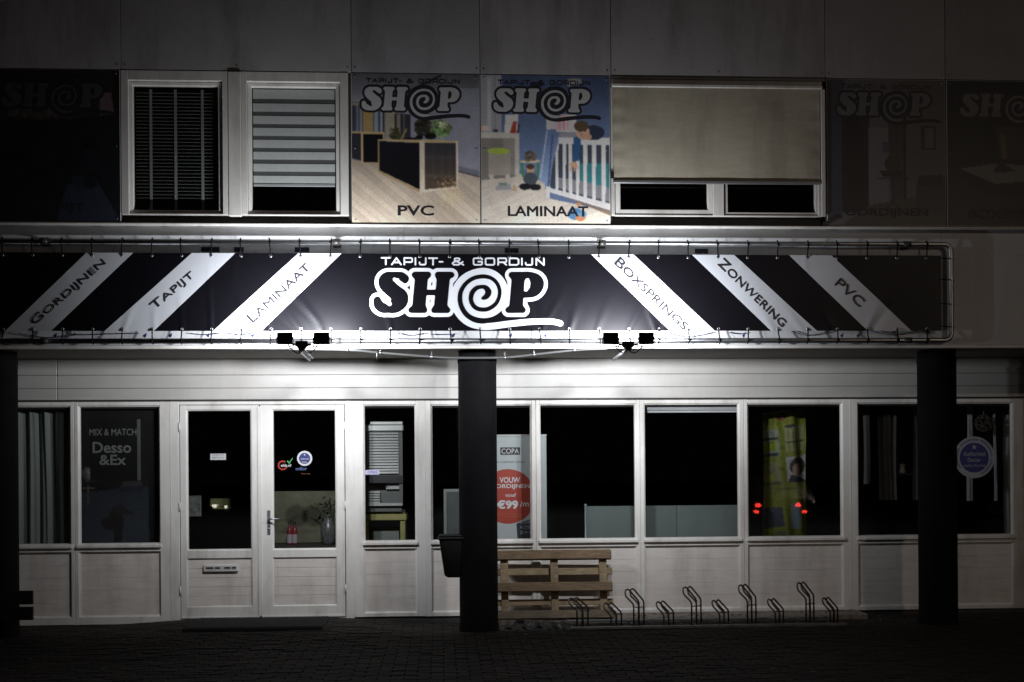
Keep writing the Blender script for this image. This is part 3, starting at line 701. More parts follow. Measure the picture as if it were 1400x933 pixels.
# ================================================================== advertising boards on the upper wall
PRINT = vcol('printed_board', .42, .4)
def P_pvc():
    p = Paint(176, 202, (128,134,160)); f = lambda L: [((x-38)/752, (y-40)/865) for x, y in L]
    p.poly(f([(38,40),(790,40),(790,120),(300,130),(38,200)]), (85,86,98), (120,124,145))
    p.poly(f([(330,160),(560,45),(575,48),(360,160)]), (40,40,46))
    p.poly(f([(38,200),(240,215),(240,560),(38,560)]), (112,112,122)); p.poly(f([(38,215),(230,225),(230,380),(38,380)]), (138,134,128))
    for a, b_, c in ((42,66,(60,66,84)),(70,92,(96,110,140)),(112,160,(150,128,82)),(172,222,(120,134,160))): p.poly(f([(a,230),(b_,230),(b_,375),(a,375)]), c)
    for x in (52,82,104,168,200,226): p.line(*f([(x,225),(x,376)]), .004, (44,44,50))
    p.poly(f([(240,200),(300,200),(300,420),(240,420)]), (140,136,128)); p.poly(f([(290,270),(382,275),(382,420),(290,420)]), (50,52,62)); p.poly(f([(305,275),(325,275),(325,410),(305,410)]), (120,118,112)); p.line(*f([(345,275),(345,410)]), .005, (90,90,96))
    fl_ = f([(38,540),(200,560),(640,600),(790,632),(790,905),(38,905)])
    p.poly(fl_, (158,148,140), (206,196,186)); p.planks(fl_, -.62, .045, .16)
    p.poly(f([(665,570),(665,600),(790,632),(790,600)]), (104,108,132)); p.line(*f([(665,602),(790,634)]), .004, (70,66,70))
    p.poly(f([(38,378),(230,378),(230,388),(38,388)]), (170,150,110)); p.poly(f([(38,388),(98,388),(98,545),(38,530)]), (40,42,54))
    p.poly(f([(94,385),(232,385),(232,560),(94,560)]), (176,154,116)); p.poly(f([(106,390),(222,390),(222,552),(106,555)]), (18,18,24))
    p.blob(*f([(290,385)])[0], .05, .035, (60,66,44), 40, .012); p.line(*f([(360,360),(330,415)]), .006, (150,130,80)); p.line(*f([(310,360),(300,415)]), .008, (70,60,40))
    p.blob(*f([(460,350)])[0], .07, .05, (52,52,44), 60, .016); p.blob(*f([(560,355)])[0], .075, .055, (104,140,86), 80, .014); p.blob(*f([(575,330)])[0], .04, .025, (200,206,180), 16, .01)
    p.ell(*f([(435,408)])[0], .03, .014, (24,22,26)); p.ell(*f([(500,400)])[0], .045, .022, (26,24,28)); p.line(*f([(360,414),(420,414)]), .007, (30,28,30))
    p.poly(f([(192,420),(440,420),(660,425),(662,440),(455,440),(192,428)]), (178,160,122)); p.poly(f([(192,424),(202,424),(202,600),(440,715),(440,728),(192,608)]), (150,132,98))
    p.poly(f([(202,430),(434,440),(434,708),(202,600)]), (26,28,38), (14,14,18)); p.poly(f([(434,425),(464,425),(464,722),(434,728)]), (196,188,180)); p.poly(f([(455,706),(662,686),(662,698),(455,726)]), (206,196,184)); p.poly(f([(647,430),(662,430),(662,690),(647,690)]), (196,190,184))
    p.poly(f([(464,440),(647,440),(647,690),(464,708)]), (66,68,84), (104,88,74))
    m = p.mask(f([(464,440),(647,440),(647,690),(464,708)])); gr = (np.sin(p.X*300)*np.sin(p.Y*330) > .1); p.a[m & gr] *= .55
    for i in range(260):
        x, y = rng.normal(620, 42), rng.normal(735, 60)
        if 470 < x < 700 and 610 < y < 860: p.ell(*f([(x,y)])[0], .004, .004, (232,196,140), .6)
    p.soft(1, 1.18, (1.04,1,.94), .15); p.grain(.12); return p
def P_lam():
    p = Paint(176, 202, (88,112,158)); f = lambda L: [((x-38)/747, (y-55)/855) for x, y in L]
    p.poly(f([(160,55),(785,55),(785,600),(160,600)]), (64,80,122), (104,132,184)); p.poly(f([(38,55),(155,55),(158,390),(38,390)]), (150,152,165)); p.poly(f([(75,70),(98,70),(98,380),(75,380)]), (176,178,188)); p.line(*f([(120,70),(120,380)]), .004, (118,120,134))
    p.poly(f([(540,75),(620,70),(620,100),(540,120)]), (150,150,150)); p.ell(*f([(360,110)])[0], .05, .02, (40,44,60))
    fl_ = f([(38,640),(260,620),(400,660),(420,760),(785,835),(785,912),(38,912)])
    p.poly(fl_, (190,180,170), (222,212,202)); p.planks(fl_, .35, .04, .10); p.poly(f([(520,755),(785,800),(785,860),(640,800)]), (120,98,80), al=.8)
    p.poly(f([(38,385),(258,385),(258,625),(232,630),(232,420),(38,420)]), (186,182,176)); p.poly(f([(38,420),(232,420),(232,640),(38,660)]), (124,118,116)); p.poly(f([(165,420),(232,420),(232,630),(165,600)]), (142,136,132))
    p.poly(f([(80,495),(206,495),(206,628),(80,632)]), (160,152,142)); p.ell(*f([(140,492)])[0], .085, .022, (166,196,60)); p.poly(f([(80,628),(112,628),(112,655),(90,655)]), (190,180,168)); p.poly(f([(180,625),(206,625),(200,652),(180,652)]), (190,180,168))
    p.poly(f([(180,285),(255,280),(248,388),(172,388)]), (200,198,200)); p.poly(f([(225,320),(245,320),(240,388),(205,388)]), (170,60,50)); p.poly(f([(252,340),(262,340),(256,388),(246,388)]), (60,56,60)); p.ell(*f([(62,362)])[0], .025, .02, (214,176,160)); p.ell(*f([(122,376)])[0], .022, .01, (60,60,80))
    p.poly(f([(415,280),(590,280),(590,380),(415,380)]), (196,194,200)); p.poly(f([(470,285),(545,285),(545,370),(470,370)]), (214,150,168)); 
    for x in (480,505,530): p.line(*f([(x,290),(x,365)]), .006, (204,200,206))
    # table-like toy and seated toddler, crib, child leaning over
    p.poly(f([(262,545),(382,540),(372,556),(268,560)]), (206,194,166)); p.blob(*f([(320,520)])[0], .05, .03, (120,104,84), 30, .013)
    p.poly(f([(268,560),(280,560),(286,640),(272,640)]), (60,140,80)); p.poly(f([(360,560),(374,560),(378,660),(362,650)]), (60,140,80)); p.ell(*f([(322,596)])[0], .03, .028, (196,150,116)); p.ell(*f([(322,580)])[0], .032, .018, (90,64,40)); p.ell(*f([(322,650)])[0], .055, .042, (70,80,92)); p.ell(*f([(290,695)])[0], .045, .022, (30,30,36)); p.ell(*f([(350,698)])[0], .045, .022, (34,34,40))
    p.poly(f([(125,690),(205,680),(215,712),(125,718)]), (150,150,160)); p.poly(f([(140,675),(185,672),(185,690),(140,692)]), (120,140,130)); p.poly(f([(210,718),(228,680),(246,718)]), (186,160,120))
    p.poly(f([(490,385),(600,380),(600,420),(490,420)]), (140,142,160)); p.poly(f([(465,412),(785,412),(785,830),(520,745),(436,700)]), (60,70,90))
    p.poly(f([(600,560),(785,560),(785,700),(600,690)]), (44,126,140)); p.poly(f([(480,640),(620,660),(785,700),(785,780),(480,700)]), (126,128,140))
    p.poly(f([(470,410),(785,410),(785,452),(476,450)]), (206,206,212)); p.poly(f([(412,690),(436,690),(434,760),(412,760)]), (206,204,208)); p.poly(f([(432,700),(785,790),(785,830),(522,752),(436,728)]), (206,206,212))
    for i, x in enumerate((468,510,545,585,630,680,735,780)): p.poly(f([(x,450),(x+18+i,450),(x+16+i,735+i*12),(x,730+i*12)]), (208,208,214))
    p.poly(f([(408,370),(470,362),(486,430),(462,520),(436,640),(430,700),(368,650),(386,540),(402,440)]), (92,120,176), (132,158,210)); p.line(*f([(420,380),(380,640)]), .005, (170,186,220)); p.line(*f([(452,400),(424,690)]), .006, (66,88,140))
    p.ell(*f([(690,382)])[0], .085, .05, (44,54,78)); p.poly(f([(575,410),(620,400),(604,545),(568,545)]), (40,90,150)); p.ell(*f([(574,568)])[0], .03, .02, (206,156,124)); p.line(*f([(560,575),(556,600)]), .006, (206,156,124)); p.line(*f([(578,575),(576,600)]), .006, (206,156,124)); p.line(*f([(590,570),(595,590)]), .006, (206,156,124))
    p.ell(*f([(628,380)])[0], .052, .052, (206,160,132)); p.ell(*f([(618,345)])[0], .056, .036, (92,72,54)); p.ell(*f([(620,395)])[0], .012, .005, (150,90,80)); p.ell(*f([(607,375)])[0], .006, .005, (60,44,40)); p.ell(*f([(640,372)])[0], .006, .005, (60,44,40)); p.ell(*f([(650,405)])[0], .04, .022, (196,150,124))
    p.ell(*f([(580,850)])[0], .06, .04, (70,130,190)); p.ell(*f([(610,870)])[0], .04, .025, (214,130,80)); p.ell(*f([(620,850)])[0], .035, .02, (84,150,200)); p.ell(*f([(600,795)])[0], .02, .012, (200,130,90))
    p.soft(1, 1.14, (1.02,1,.97), .25); p.grain(.12); return p
def P_gor():
    p = Paint(120, 140, (126,122,128)); f = lambda L: [((x-20)/702, (y-55)/845) for x, y in L]
    p.poly(f([(20,55),(130,55),(100,270),(20,270)]), (84,84,96)); p.poly(f([(20,270),(110,270),(110,860),(20,860)]), (80,84,108)); p.poly(f([(450,60),(722,60),(722,640),(480,640)]), (118,112,112)); 
    for i in range(9):
        x = 110+i*18; p.poly(f([(x,250),(x+10,250),(x+8,820),(x,820)]), (58,50,56)); p.poly(f([(x+10,250),(x+18,250),(x+18,820),(x+8,820)]), (34,30,34))
    p.poly(f([(265,330),(385,330),(385,780),(265,780)]), (150,142,152)); p.poly(f([(345,415),(400,415),(400,480),(345,480)]), (108,96,112)); p.poly(f([(380,290),(490,290),(490,760),(400,760)]), (86,78,78)); p.line(*f([(480,250),(480,760)]), .01, (44,40,40))
    p.poly(f([(270,780),(722,700),(722,900),(100,900)]), (96,88,82)); p.poly(f([(576,320),(666,320),(666,460),(576,460)]), (60,54,52)); p.poly(f([(598,330),(650,330),(650,445),(598,445)]), (130,120,136))
    p.ell(*f([(405,540)])[0], .065, .055, (80,66,54)); p.poly(f([(330,580),(470,580),(450,620),(350,615)]), (60,48,40)); p.line(*f([(320,625),(500,625)]), .005, (44,36,34)); p.line(*f([(405,625),(405,760)]), .01, (50,44,44)); p.line(*f([(405,760),(375,800)]), .006, (50,44,44)); p.line(*f([(405,760),(450,800)]), .006, (50,44,44))
    p.poly(f([(550,640),(722,610),(722,820),(540,810)]), (78,68,66)); p.poly(f([(560,610),(700,600),(700,660),(560,670)]), (48,50,58)); p.grain(.1); p.a *= .8; return p
def P_box():
    p = Paint(120, 140, (44,42,44)); f = lambda L: [((x-725)/702, (y-65)/835) for x, y in L]
    p.poly(f([(725,300),(1000,290),(1000,560),(725,560)]), (34,36,38)); p.poly(f([(1000,330),(1427,330),(1427,520),(1040,520)]), (76,70,66)); p.poly(f([(1030,370),(1060,370),(1070,510),(1040,510)]), (140,118,96)); p.poly(f([(800,570),(1000,540),(1427,560),(1427,620),(1000,655)]), (150,144,138)); p.poly(f([(800,575),(1000,655),(1427,620),(1427,760),(1000,750),(830,640)]), (26,24,24))
    p.poly(f([(990,590),(1030,520),(1120,585)]), (50,56,56)); p.poly(f([(725,700),(1427,760),(1427,900),(725,900)]), (56,50,46)); p.poly(f([(730,400),(780,400),(780,580),(730,580)]), (24,22,24)); p.grain(.1); p.a *= .75; return p
def P_tap():
    p = Paint(120, 140, (26,27,30)); p.poly([(0,0),(.95,0),(.95,.3),(0,.35)], (40,38,40)); p.poly([(.84,.15),(.93,.15),(.95,.28),(.84,.3)], (90,74,80)); p.poly([(.6,.7),(.8,.7),(1,1),(.5,1)], (40,44,56)); p.blob(.4, .29, .3, .03, (70,64,60), 40, .03, .4)
    p.blob(.5, .6, .4, .2, (24,26,32), 60, .05, .4); p.grain(.15); p.a = np.clip(p.a*1.25, 0, 1); return p
def advert(px0, px1, painter, word, wlen, label, cat='advertising board', wcen=None, tl=None, ink=None, lgpx=None):
    x0, x1 = AX(px0, YU, 200)+.003, AX(px1, YU, 200)-.003; z0, z1 = 3.976, 5.41
    t = empty('advertising_board', ((x0+x1)/2, YU, z0), label, cat, 'advertising boards across the upper wall')
    q = MB(); q.box(x0, x1, YU-.0015, YU+.012, z0, z1, .001); q.build('plate', W_PVC, t)
    painter().board('photo_print', x0+.004, x1-.004, z0+.004, z1-.004, YU-.0028, PRINT, t)
    # logo: drawing units -> metres
    lx = AX(lgpx, YU, 200); sc_ = .484/4.241/((F)/(CD+YU))
    zt = z1-.108
    fn = lambda off: (lambda x, y: (lx+(x-50)*sc_, YU-off, zt-(y-130)*sc_))
    surf_print('logo_outline', LOGO_A, fn(.0042), INK_B, t); surf_print('logo_fill', LOGO_B, fn(.0056), ink or INK_G, t); surf_print('tagline', LOGO_T, fn(.0042), INK_B, t)
    cx = lx+(wcen if wcen is not None else .78)
    put_text('caption', word, cx, z0+.125, wlen, .098, YU-.0042, INK_B, t, off=.022)
    screws(x0, x1, z0, z1, YU-.004, t, METAL)
advert(-12, 165, P_tap, 'TAPIJT', .47, 'very dark advertising board with TAPIJT at the far left of the upper wall', lgpx=-1, wcen=.55, ink=mat('print_near_black', (.065,.064,.068), .5))
advert(480, 656.5, P_pvc, 'PVC', .345, 'board with reception counter photo and PVC in the middle of the upper wall', lgpx=491.7, wcen=.53)
advert(657, 834.5, P_lam, 'LAMINAAT', .775, 'board with blue nursery and crib photo above the word LAMINAAT', lgpx=672, wcen=.54)
advert(1130, 1293, P_gor, 'GORDIJNEN', .83, 'dim board with curtain and chair photo right of the sun screen', lgpx=1141.5, wcen=.51, ink=mat('print_dark_grey', (.15,.15,.155), .5))
advert(1294, 1461, P_box, 'BOXSPRINGS', .95, 'dark board with bed photo cut by the right edge of the picture', lgpx=1309.5, wcen=.58, ink=mat('print_dark_grey', (.15,.15,.155), .5))

# ================================================================== banner on its pipe frame
bx0, bx1 = AX(-120, YB, 400), AX(1287, YB, 400); bz0, bz1 = 2.953, 3.692
EYE = []; k = -5
while True:
    x = AX(44.6+k*40.75, YB, 400)
    if x > bx1-.02: break
    if x > bx0+.02: EYE.append(x)
    k += 1
FOLDS = []
def fd(px, py, ang, L, w_, a): x, z = at(px, py, YB); FOLDS.append((x, z, math.radians(ang), L, w_, a))
for px, ang, L, w_, a in ((445,128,.55,.028,-.016),(448,138,.5,.018,.010),(413,126,.36,.02,-.010),(405,140,.3,.02,.007),(371,118,.28,.02,-.008),(330,92,.3,.02,-.008),(289,92,.42,.014,-.012),(250,95,.32,.018,-.009),(168,70,.25,.02,-.008),(210,88,.25,.02,-.006),
    (697,60,.3,.03,-.006),(778,75,.3,.03,-.008),(738,60,.4,.02,-.006),(738,100,.3,.02,.005),(815,70,.35,.025,-.007),(858,62,.4,.03,-.008),(898,110,.3,.015,-.01),(900,75,.28,.02,.008),(1060,125,.25,.03,-.008),(1100,128,.3,.02,-.008),(1142,120,.2,.02,-.006),(1182,65,.28,.025,-.01),(1190,52,.3,.02,.008),(535,100,.25,.02,-.006),(620,75,.25,.02,-.006)):
    fd(px, 455, ang, L, w_, a)
for px, ang, L in ((85,-80,.2),(322,-95,.25),(577,-75,.2),(900,-80,.25),(1020,-110,.2),(1100,-85,.2)): fd(px, 347, ang, L, .02, -.005)
def by(x, z):
    y = YB+.004*math.sin(x*1.9+z*2)+.003*math.sin(x*5.1-z*3)
    t = (z-bz0)/(bz1-bz0)
    y += .010*math.sin(x*math.pi*2/.283*.5+1)*0.25*(1-t)**3
    for fx, fz, a, L, w_, am in FOLDS:
        dx, dz = x-fx, z-fz; u = dx*math.cos(a)+dz*math.sin(a)
        if -.03 < u < L*1.6:
            v = -dx*math.sin(a)+dz*math.cos(a); ww = w_*(.45+1.3*max(u,0)/L)
            y += am*math.exp(-(v/ww)**2)*math.exp(-(u/L)**2)*min(1, (u+.03)/.05)
    return y
t = empty('banner', ((bx0+bx1)/2, YB, bz0), 'long black vinyl banner with white diagonal stripes and white spiral shop lettering', 'banner')
STR = [(118,182,7,70),(262,322,143,210),(408,467,291,357),(808,866,916,977),(946,1003.5,1054,1117),(1079,1137,1186.6,1246.7)]
bm = bmesh.new(); vs = [bm.verts.new(v) for v in ((bx0,0,bz0),(bx1,0,bz0),(bx1,0,bz1),(bx0,0,bz1))]; bm.faces.new(vs)
lines = []
for a, b_, c, d in STR:
    ea = at(a,347,YB)[0], at(b_,347,YB)[0], at(c,454,YB)[0], at(d,454,YB)[0]; lines.append(ea)
def cut(bm, co, no): bmesh.ops.bisect_plane(bm, geom=bm.verts[:]+bm.edges[:]+bm.faces[:], plane_co=co, plane_no=no, dist=1e-6)
for ea in lines:
    for tp, bt in ((ea[0],ea[2]),(ea[1],ea[3])):
        d = Vector((tp-bt, 0, bz1-bz0)); cut(bm, (tp,0,bz1), (d.z, 0, -d.x))
nx = int((bx1-bx0)/.022)
for i in range(1, nx): cut(bm, (bx0+(bx1-bx0)*i/nx,0,0), (1,0,0))
for j in range(1, 26): cut(bm, (0,0,bz0+(bz1-bz0)*j/26), (0,0,1))
bm.normal_update()
for f_ in bm.faces:
    c = f_.calc_center_median(); tt = (c.z-bz0)/(bz1-bz0); f_.smooth = True; f_.material_index = 0
    for ea in lines:
        if ea[2]+(ea[0]-ea[2])*tt < c.x < ea[3]+(ea[1]-ea[3])*tt: f_.material_index = 1
for v in bm.verts: v.co.y = by(v.co.x, v.co.z)
me = bpy.data.meshes.new('vinyl_sheet'); 
for v in bm.verts: v.co -= t.location
bm.to_mesh(me); bm.free(); me.materials.append(BN_BLACK); me.materials.append(BN_WHITE)
# normals face the street
link(bpy.data.objects.new('vinyl_sheet', me), t)
def dens(shp, f, name, m, parent, step):
    V, Fs = shp; bm = bmesh.new(); vs = [bm.verts.new((*f(x, y)[:1], 0, f(x, y)[2])) for x, y in V]
    for q in Fs:
        try: bm.faces.new([vs[i] for i in q])
        except ValueError: pass
    xs = [v.co.x for v in bm.verts]; zs = [v.co.z for v in bm.verts]
    x = min(xs)+step
    while x < max(xs): cut(bm, (x,0,0), (1,0,0)); x += step
    z = min(zs)+step
    while z < max(zs): cut(bm, (0,0,z), (0,0,1)); z += step
    off = f(0,0)[1]
    for v in bm.verts: v.co.y = by(v.co.x, v.co.z)-off; v.co -= parent.location
    for f_ in bm.faces: f_.smooth = True
    me = bpy.data.meshes.new(name); bm.to_mesh(me); bm.free(); me.materials.append(m); return link(bpy.data.objects.new(name, me), parent)
lx0 = at(505, 400, YB)[0]; sc_ = .2/((F)/(CD+YB)); lzt = at(640, 366.5, YB)[1]; K_ = 1.0
fl1 = lambda off: (lambda x, y: (lx0+(x-50)*sc_, off, lzt-(y-130)*sc_))
dens(LOGO_A, fl1(.0028), 'logo_outline', INK_W, t, .03); dens(LOGO_B, fl1(.0056), 'logo_fill', BN_BLACK, t, .03); dens(LOGO_T, fl1(.003), 'tagline', INK_W, t, .05)
mpx = (CD+YB)/F
for s_, px, py, ang, ln in (('GORDIJNEN',94,400,41.5,126),('TAPIJT',236,398,40.5,72),('LAMINAAT',381,400,43.5,108),('BOXSPRINGS',891,402,-43.7,133),('ZONWERING',1029,400.5,-44,126),('PVC',1162,400.5,-42,48)):
    cx, cz = at(px, py, YB)
    put_text('stripe_lettering', s_, cx, cz, ln*mpx, 13.5*mpx, 0, INK_B, t, math.radians(ang), off=.008, caps=(True if s_ != 'PVC' else False), drape=lambda X, Z: by(X, Z)-.0055)
q = MB(); q.box(bx0, bx1, YB+.002, YB+.004, bz1-.004, bz1+.004)
for nm, z in (('top', bz1-.025), ('bottom', bz0+.02)):
    for x in EYE:
        q = MB(); y = by(x, z); q.lathe([(.006,-.001),(.008,-.0045),(.014,-.004),(.0155,-.0005)], (x, y, z), 12, axis='Y'); q.build('eyelet', METAL, t)
# frame of galvanised pipe
FP = empty('pipe_scaffold', (1.0, YB, 2.85), 'galvanised pipe frame around the black banner with black ties', 'pipe frame')
pz1, pz0 = at(700, 332, YB)[1], at(700, 466, YB)[1]; px1 = AX(1300.5, YB, 400); px0_ = bx0-.1; R_ = .023
q = MB(); q.tube([(px0_,YB,pz1),(px1-.06,YB,pz1),(px1-.02,YB,pz1-.018),(px1,YB,pz1-.06),(px1,YB,pz0+.06),(px1-.02,YB,pz0+.018),(px1-.06,YB,pz0),(px0_,YB,pz0)], R_, 14); q.build('pipe', METAL, FP)
q = MB()
for x in (px0_+.5, AX(460,YB,330), AX(823,YB,330), AX(1240,YB,330), AX(60,YB,330)):
    q = MB(); q.tube([(x,YB,pz1),(x,YF,pz1)], .016, 8); q.tube([(x-.035,YB,pz1),(x+.035,YB,pz1)], R_+.006, 12); q.box(x-.04,x+.04,YF-.008,YF-.0005,pz1-.04,pz1+.04,.003); q.build('wall_bracket', DMETAL, FP)
    q = MB(); q.tube([(x,YB,pz0),(x,YF,pz0)], .016, 8); q.tube([(x-.035,YB,pz0),(x+.035,YB,pz0)], R_+.006, 12); q.build('wall_bracket', DMETAL, FP)
def tie_pts(x, za, zb, sgn):
    j = random.uniform(-.012,.012)
    return [(x, YB-.006, za), (x+j*.3, YB-.012, (za+zb)/2), (x+j, YB-R_-.007, zb), (x+j, YB-R_*.6, zb+sgn*R_*.85), (x+j, YB, zb+sgn*(R_+.007)), (x+j, YB+R_*.8, zb+sgn*R_*.7)]
for x in EYE:
    q = MB(); q.tube(tie_pts(x, bz1-.025, pz1, 1), .0065, 6); q.tube([(x-.009,YB-R_-.012,pz1-.012),(x+.009,YB-R_-.012,pz1-.006)], .008, 6); q.build('tie', TIE, FP)
    q = MB(); q.tube(tie_pts(x, bz0+.02, pz0, -1), .0065, 6); q.tube([(x-.008,YB-R_-.011,pz0+.01),(x+.01,YB-R_-.011,pz0+.002)], .009, 6); q.build('tie', TIE, FP)
for py in (382, 415, 353, 446):
    x, z = at(1287, py, YB); q = MB(); q.tube([(bx1-.02,YB-.004,z),(bx1+.03,YB-.006,z-.004),(px1-R_,YB-R_,z-.012),(px1+R_+.004,YB-.01,z-.014)], .005, 6); q.build('tie', TIE, FP)
# thin cable draped along the fascia below the banner
CABLE = mat('dark_blue_cable', (.02,.022,.07), .5)
CBW = iter(['below the foot of the GORDIJNEN stripe at the left','below the left foot of the TAPIJT stripe','just left of the foot of the LAMINAAT stripe','below the foot of the LAMINAAT stripe','under the S of the big white lettering','under the H of the big white lettering','below the foot of the BOXSPRINGS stripe','short one between the BOXSPRINGS and ZONWERING feet','below the foot of the ZONWERING stripe','below the foot of the PVC stripe near the right end','','',''])
def cable(pts):
    cb = MB(); cb.tube([(at(x,y,YF-.03)[0], YF-.03, at(x,y,YF-.03)[1]) for x, y in smooth_path(pts, 5)], .004, 5)
    tag(cb.build('loose_cable', CABLE), 'thin dark cable loop '+next(CBW), 'cable', 'cable loops under the banner')
for a in ((25,456),(69,462),(112,457)),((101,454),(108,458),(150,457),(190,456)),((260,456),(280,458),(300,456)),((312,456),(330,458),(345,456)),((545,456),(560,459),(580,456)),((590,457),(600,458),(618,457)),((912,455),(940,461),(975,455)),((995,455),(1012,457),(1020,455)),((1080,452),(1105,459),(1135,453)),((1190,452),(1220,458),(1258,452)): cable(a)
# diagonal conduit under the soffit in front of the middle pillar
q = MB(); C_ = [(395,475,YF-.02),(475,478.5,YF-.02),(520,482.5,-1.25),(590,488,-1.12),(625,489.5,-1.1),(690,489,-1.1),(730,485,-1.15),(785,479,-1.3),(830,474.5,YF-.02)]
pp = [(at(a,b_,c)[0], c, min(at(a,b_,c)[1], 2.79)) for a, b_, c in C_]
q.tube(smooth_path(pp, 4), .012, 8)
CN = empty('soffit_conduit', (PX,-1.1,2.75), 'thin pale metal tube bending under the soffit past the middle pillar', 'conduit')
q.build('tube', mat('pale_grey_paint', (.11,.11,.11), .5), CN)
for i in (1, 2, 3, 5, 6, 7):
    x, y, z = pp[i]; q = MB(); q.tube([(x-.01,y,z),(x+.01,y,z)], .018, 8); q.box(x-.006,x+.006,y-.006,y+.006,z,2.826); q.build('clip', METAL, CN)
q = MB(); xh, zh = at(515, 486, -1.3); q.tube([(xh,-1.3,zh+.05),(xh,-1.3,zh-.04)], .005, 6); q.build('hook', METAL, CN)
# ================================================================== floodlights
HOUS = mat('floodlight_black', (.012,.012,.014), .4, .2)
def floodpair(pxs, pym, pxc, label, label2):
    YL = -2.24
    t = empty('floodlight_bracket', (AX(pxc,YL,470), YL, AZ(472,YL)), label2, 'bracket', 'brackets carrying the floodlights')
    xc = AX(pxc, YL, 470); zc = at(pxc, 475, YL)[1]; zw = at(pxc, 470, YB)[1]
    q = MB(); q.box(xc-.055,xc+.055,YL-.02,YL+.03,at(pxc,473,YL)[1],at(pxc,466.5,YL)[1],.006); q.prism([(xc-.055,at(pxc,473,YL)[1]),(xc+.055,at(pxc,473,YL)[1]),(xc+.03,at(pxc,477,YL)[1]),(xc+.02,at(pxc,480,YL)[1]),(xc-.02,at(pxc,480,YL)[1]),(xc-.03,at(pxc,477,YL)[1])], YL-.018, YL+.02); q.tube([(xc-.085,YL,at(pxc,471,YL)[1]),(xc+.085,YL,at(pxc,471,YL)[1])], .01, 8); q.build('junction_box', HOUS, t)
    q = MB(); za = at(pxc,477,YL)[1]; q.box(xc-.018, xc+.018, YL, YF-.012, za-.012, za+.0, .004); 
    q.box(xc-.03, xc-.012, YL+.02, YF-.012, za-.035, za-.013, .003); q.build('arm', METAL, t)
    q = MB(); a, b_ = AX(pxs[0],YL,470), AX(pxs[1],YL,470); zz = at(pxc,472.5,YL)[1]
    q.box(a+.02, b_-.0, YL+.0, YL+.025, zz-.012, zz-.001, .003); q.build('cross_bar', METAL, t)
    for px, lab in zip(pxs, label):
        x, z = at(px, pym, YL); f = empty('floodlight', (x, YL, z), lab, 'floodlight', 'black floodlights in front of the banner')
        f.rotation_euler = (math.radians(-8)*-1, 0, math.radians(4 if px == pxs[0] else -4))
        def pb(m_, nm, mm):
            m_.v = [(v[0]+x, v[1]+YL, v[2]+z) for v in m_.v]; return m_.build(nm, mm, f)
        hw, hh = .069, .054
        h = MB(); h.box(-hw,hw,-.022,.018,-hh,hh,.006)
        for k in range(7): h.box(-hw+.012+k*.018,-hw+.016+k*.018,-.034,-.0222,-hh+.008,hh-.008)
        h.box(-hw-.0,hw+.0,.018,.026,-hh,hh,.002); pb(h, 'housing', HOUS)
        h = MB(); h.tube([(-hw-.004,-.002,0),(hw+.004,-.002,0)], .012, 10); h.box(-hw-.009,-hw-.004,-.012,.01,-hh-.03,.012); h.box(hw+.004,hw+.009,-.012,.01,-hh-.03,.012); h.box(-hw-.009,hw+.009,-.012,.01,-hh-.034,-hh-.0302); pb(h, 'yoke', HOUS)
        h = MB(); h.box(-hw+.012,hw-.012,.0265,.0285,-hh+.012,hh-.012); pb(h, 'lens', LENS)
        sg = 1 if px == pxs[0] else -1
        h = MB(); h.tube(smooth_path([(sg*.02,-.024,-hh+.02),(sg*.05,-.04,-hh-.03),(sg*.11,-.03,-hh-.075),(sg*.16,0,-hh-.05)], 5), .0045, 6); pb(h, 'power_cord', TIE)
        ld = bpy.data.lights.new('led_light', 'AREA'); ld.shape = 'RECTANGLE'; ld.size = .1; ld.size_y = .075; ld.spread = math.radians(161); ld.energy = FLOOD_W; ld.color = (.93,.96,1.0)
        lo = bpy.data.objects.new('led_light', ld); link(lo, f); lo.location = (0, .031, 0); lo.rotation_euler = (math.radians(90), 0, 0)
LENS = emis('led_lens', (.93,.96,1), 12.0)
floodpair((389.5,439.8), 463, 412.5, ['black floodlight at the left end of the left bracket', 'black floodlight on the right arm of the left bracket'], 'silver bracket with black junction box below the LAMINAAT stripe')
floodpair((834.8,883.6), 463, 858.8, ['black floodlight on the left arm of the right bracket', 'black floodlight at the right end of the right bracket'], 'silver bracket with black junction box left of the BOXSPRINGS stripe')

# ================================================================== street furniture at the foot of the wall
# litter bin on the middle pillar
bx_ = AX(617.5,-.8,760); 
def pz(py): return AZ(py, -.8, 620)
t = empty('litter_bin', (bx_, -.8, pz(790)), 'dark plastic litter bin strapped to the left side of the middle pillar', 'litter bin')
q = MB(); zt, zb = pz(737), pz(789)
def tap(x0, x1, y0, y1, z, i=0): return [(x0+i,y0,z),(x0,y0+i,z)]
secs = []
for z, w_, d_ in ((zb+.0,.17,.15),(zb+.02,.20,.18),(zt-.02,.25,.225),(zt,.26,.23)):
    cx = bx_+.125-w_/2; ring_ = []
    for k in range(20):
        a = 2*math.pi*k/20; c, s_ = math.cos(a), math.sin(a); e = .35
        ring_.append((cx+w_/2*abs(c)**e*(1 if c > 0 else -1), -.8+d_/2*abs(s_)**e*(1 if s_ > 0 else -1), z))
    secs.append(ring_)
q.v = [p for r_ in secs for p in r_]
for i in range(3):
    for k in range(20): q.f.append([i*20+k, i*20+(k+1) % 20, (i+1)*20+(k+1) % 20, (i+1)*20+k]); q.m.append(0); q.sm.append(True)
q.f.append(list(range(20))[::-1]); q.m.append(0); q.sm.append(False)
BIN = mat('bin_dark_green', (.005,.0055,.005), .6, var=.2); q.build('body', BIN, t)
q = MB(); cx = bx_+.125-.13
q.box(cx-.138, cx+.135, -.925, -.675, zt-.004, zt+.022, .01); q.box(cx-.125, cx+.12, -.91, -.69, zt+.022, zt+.045, .012); q.build('lid', BIN, t)
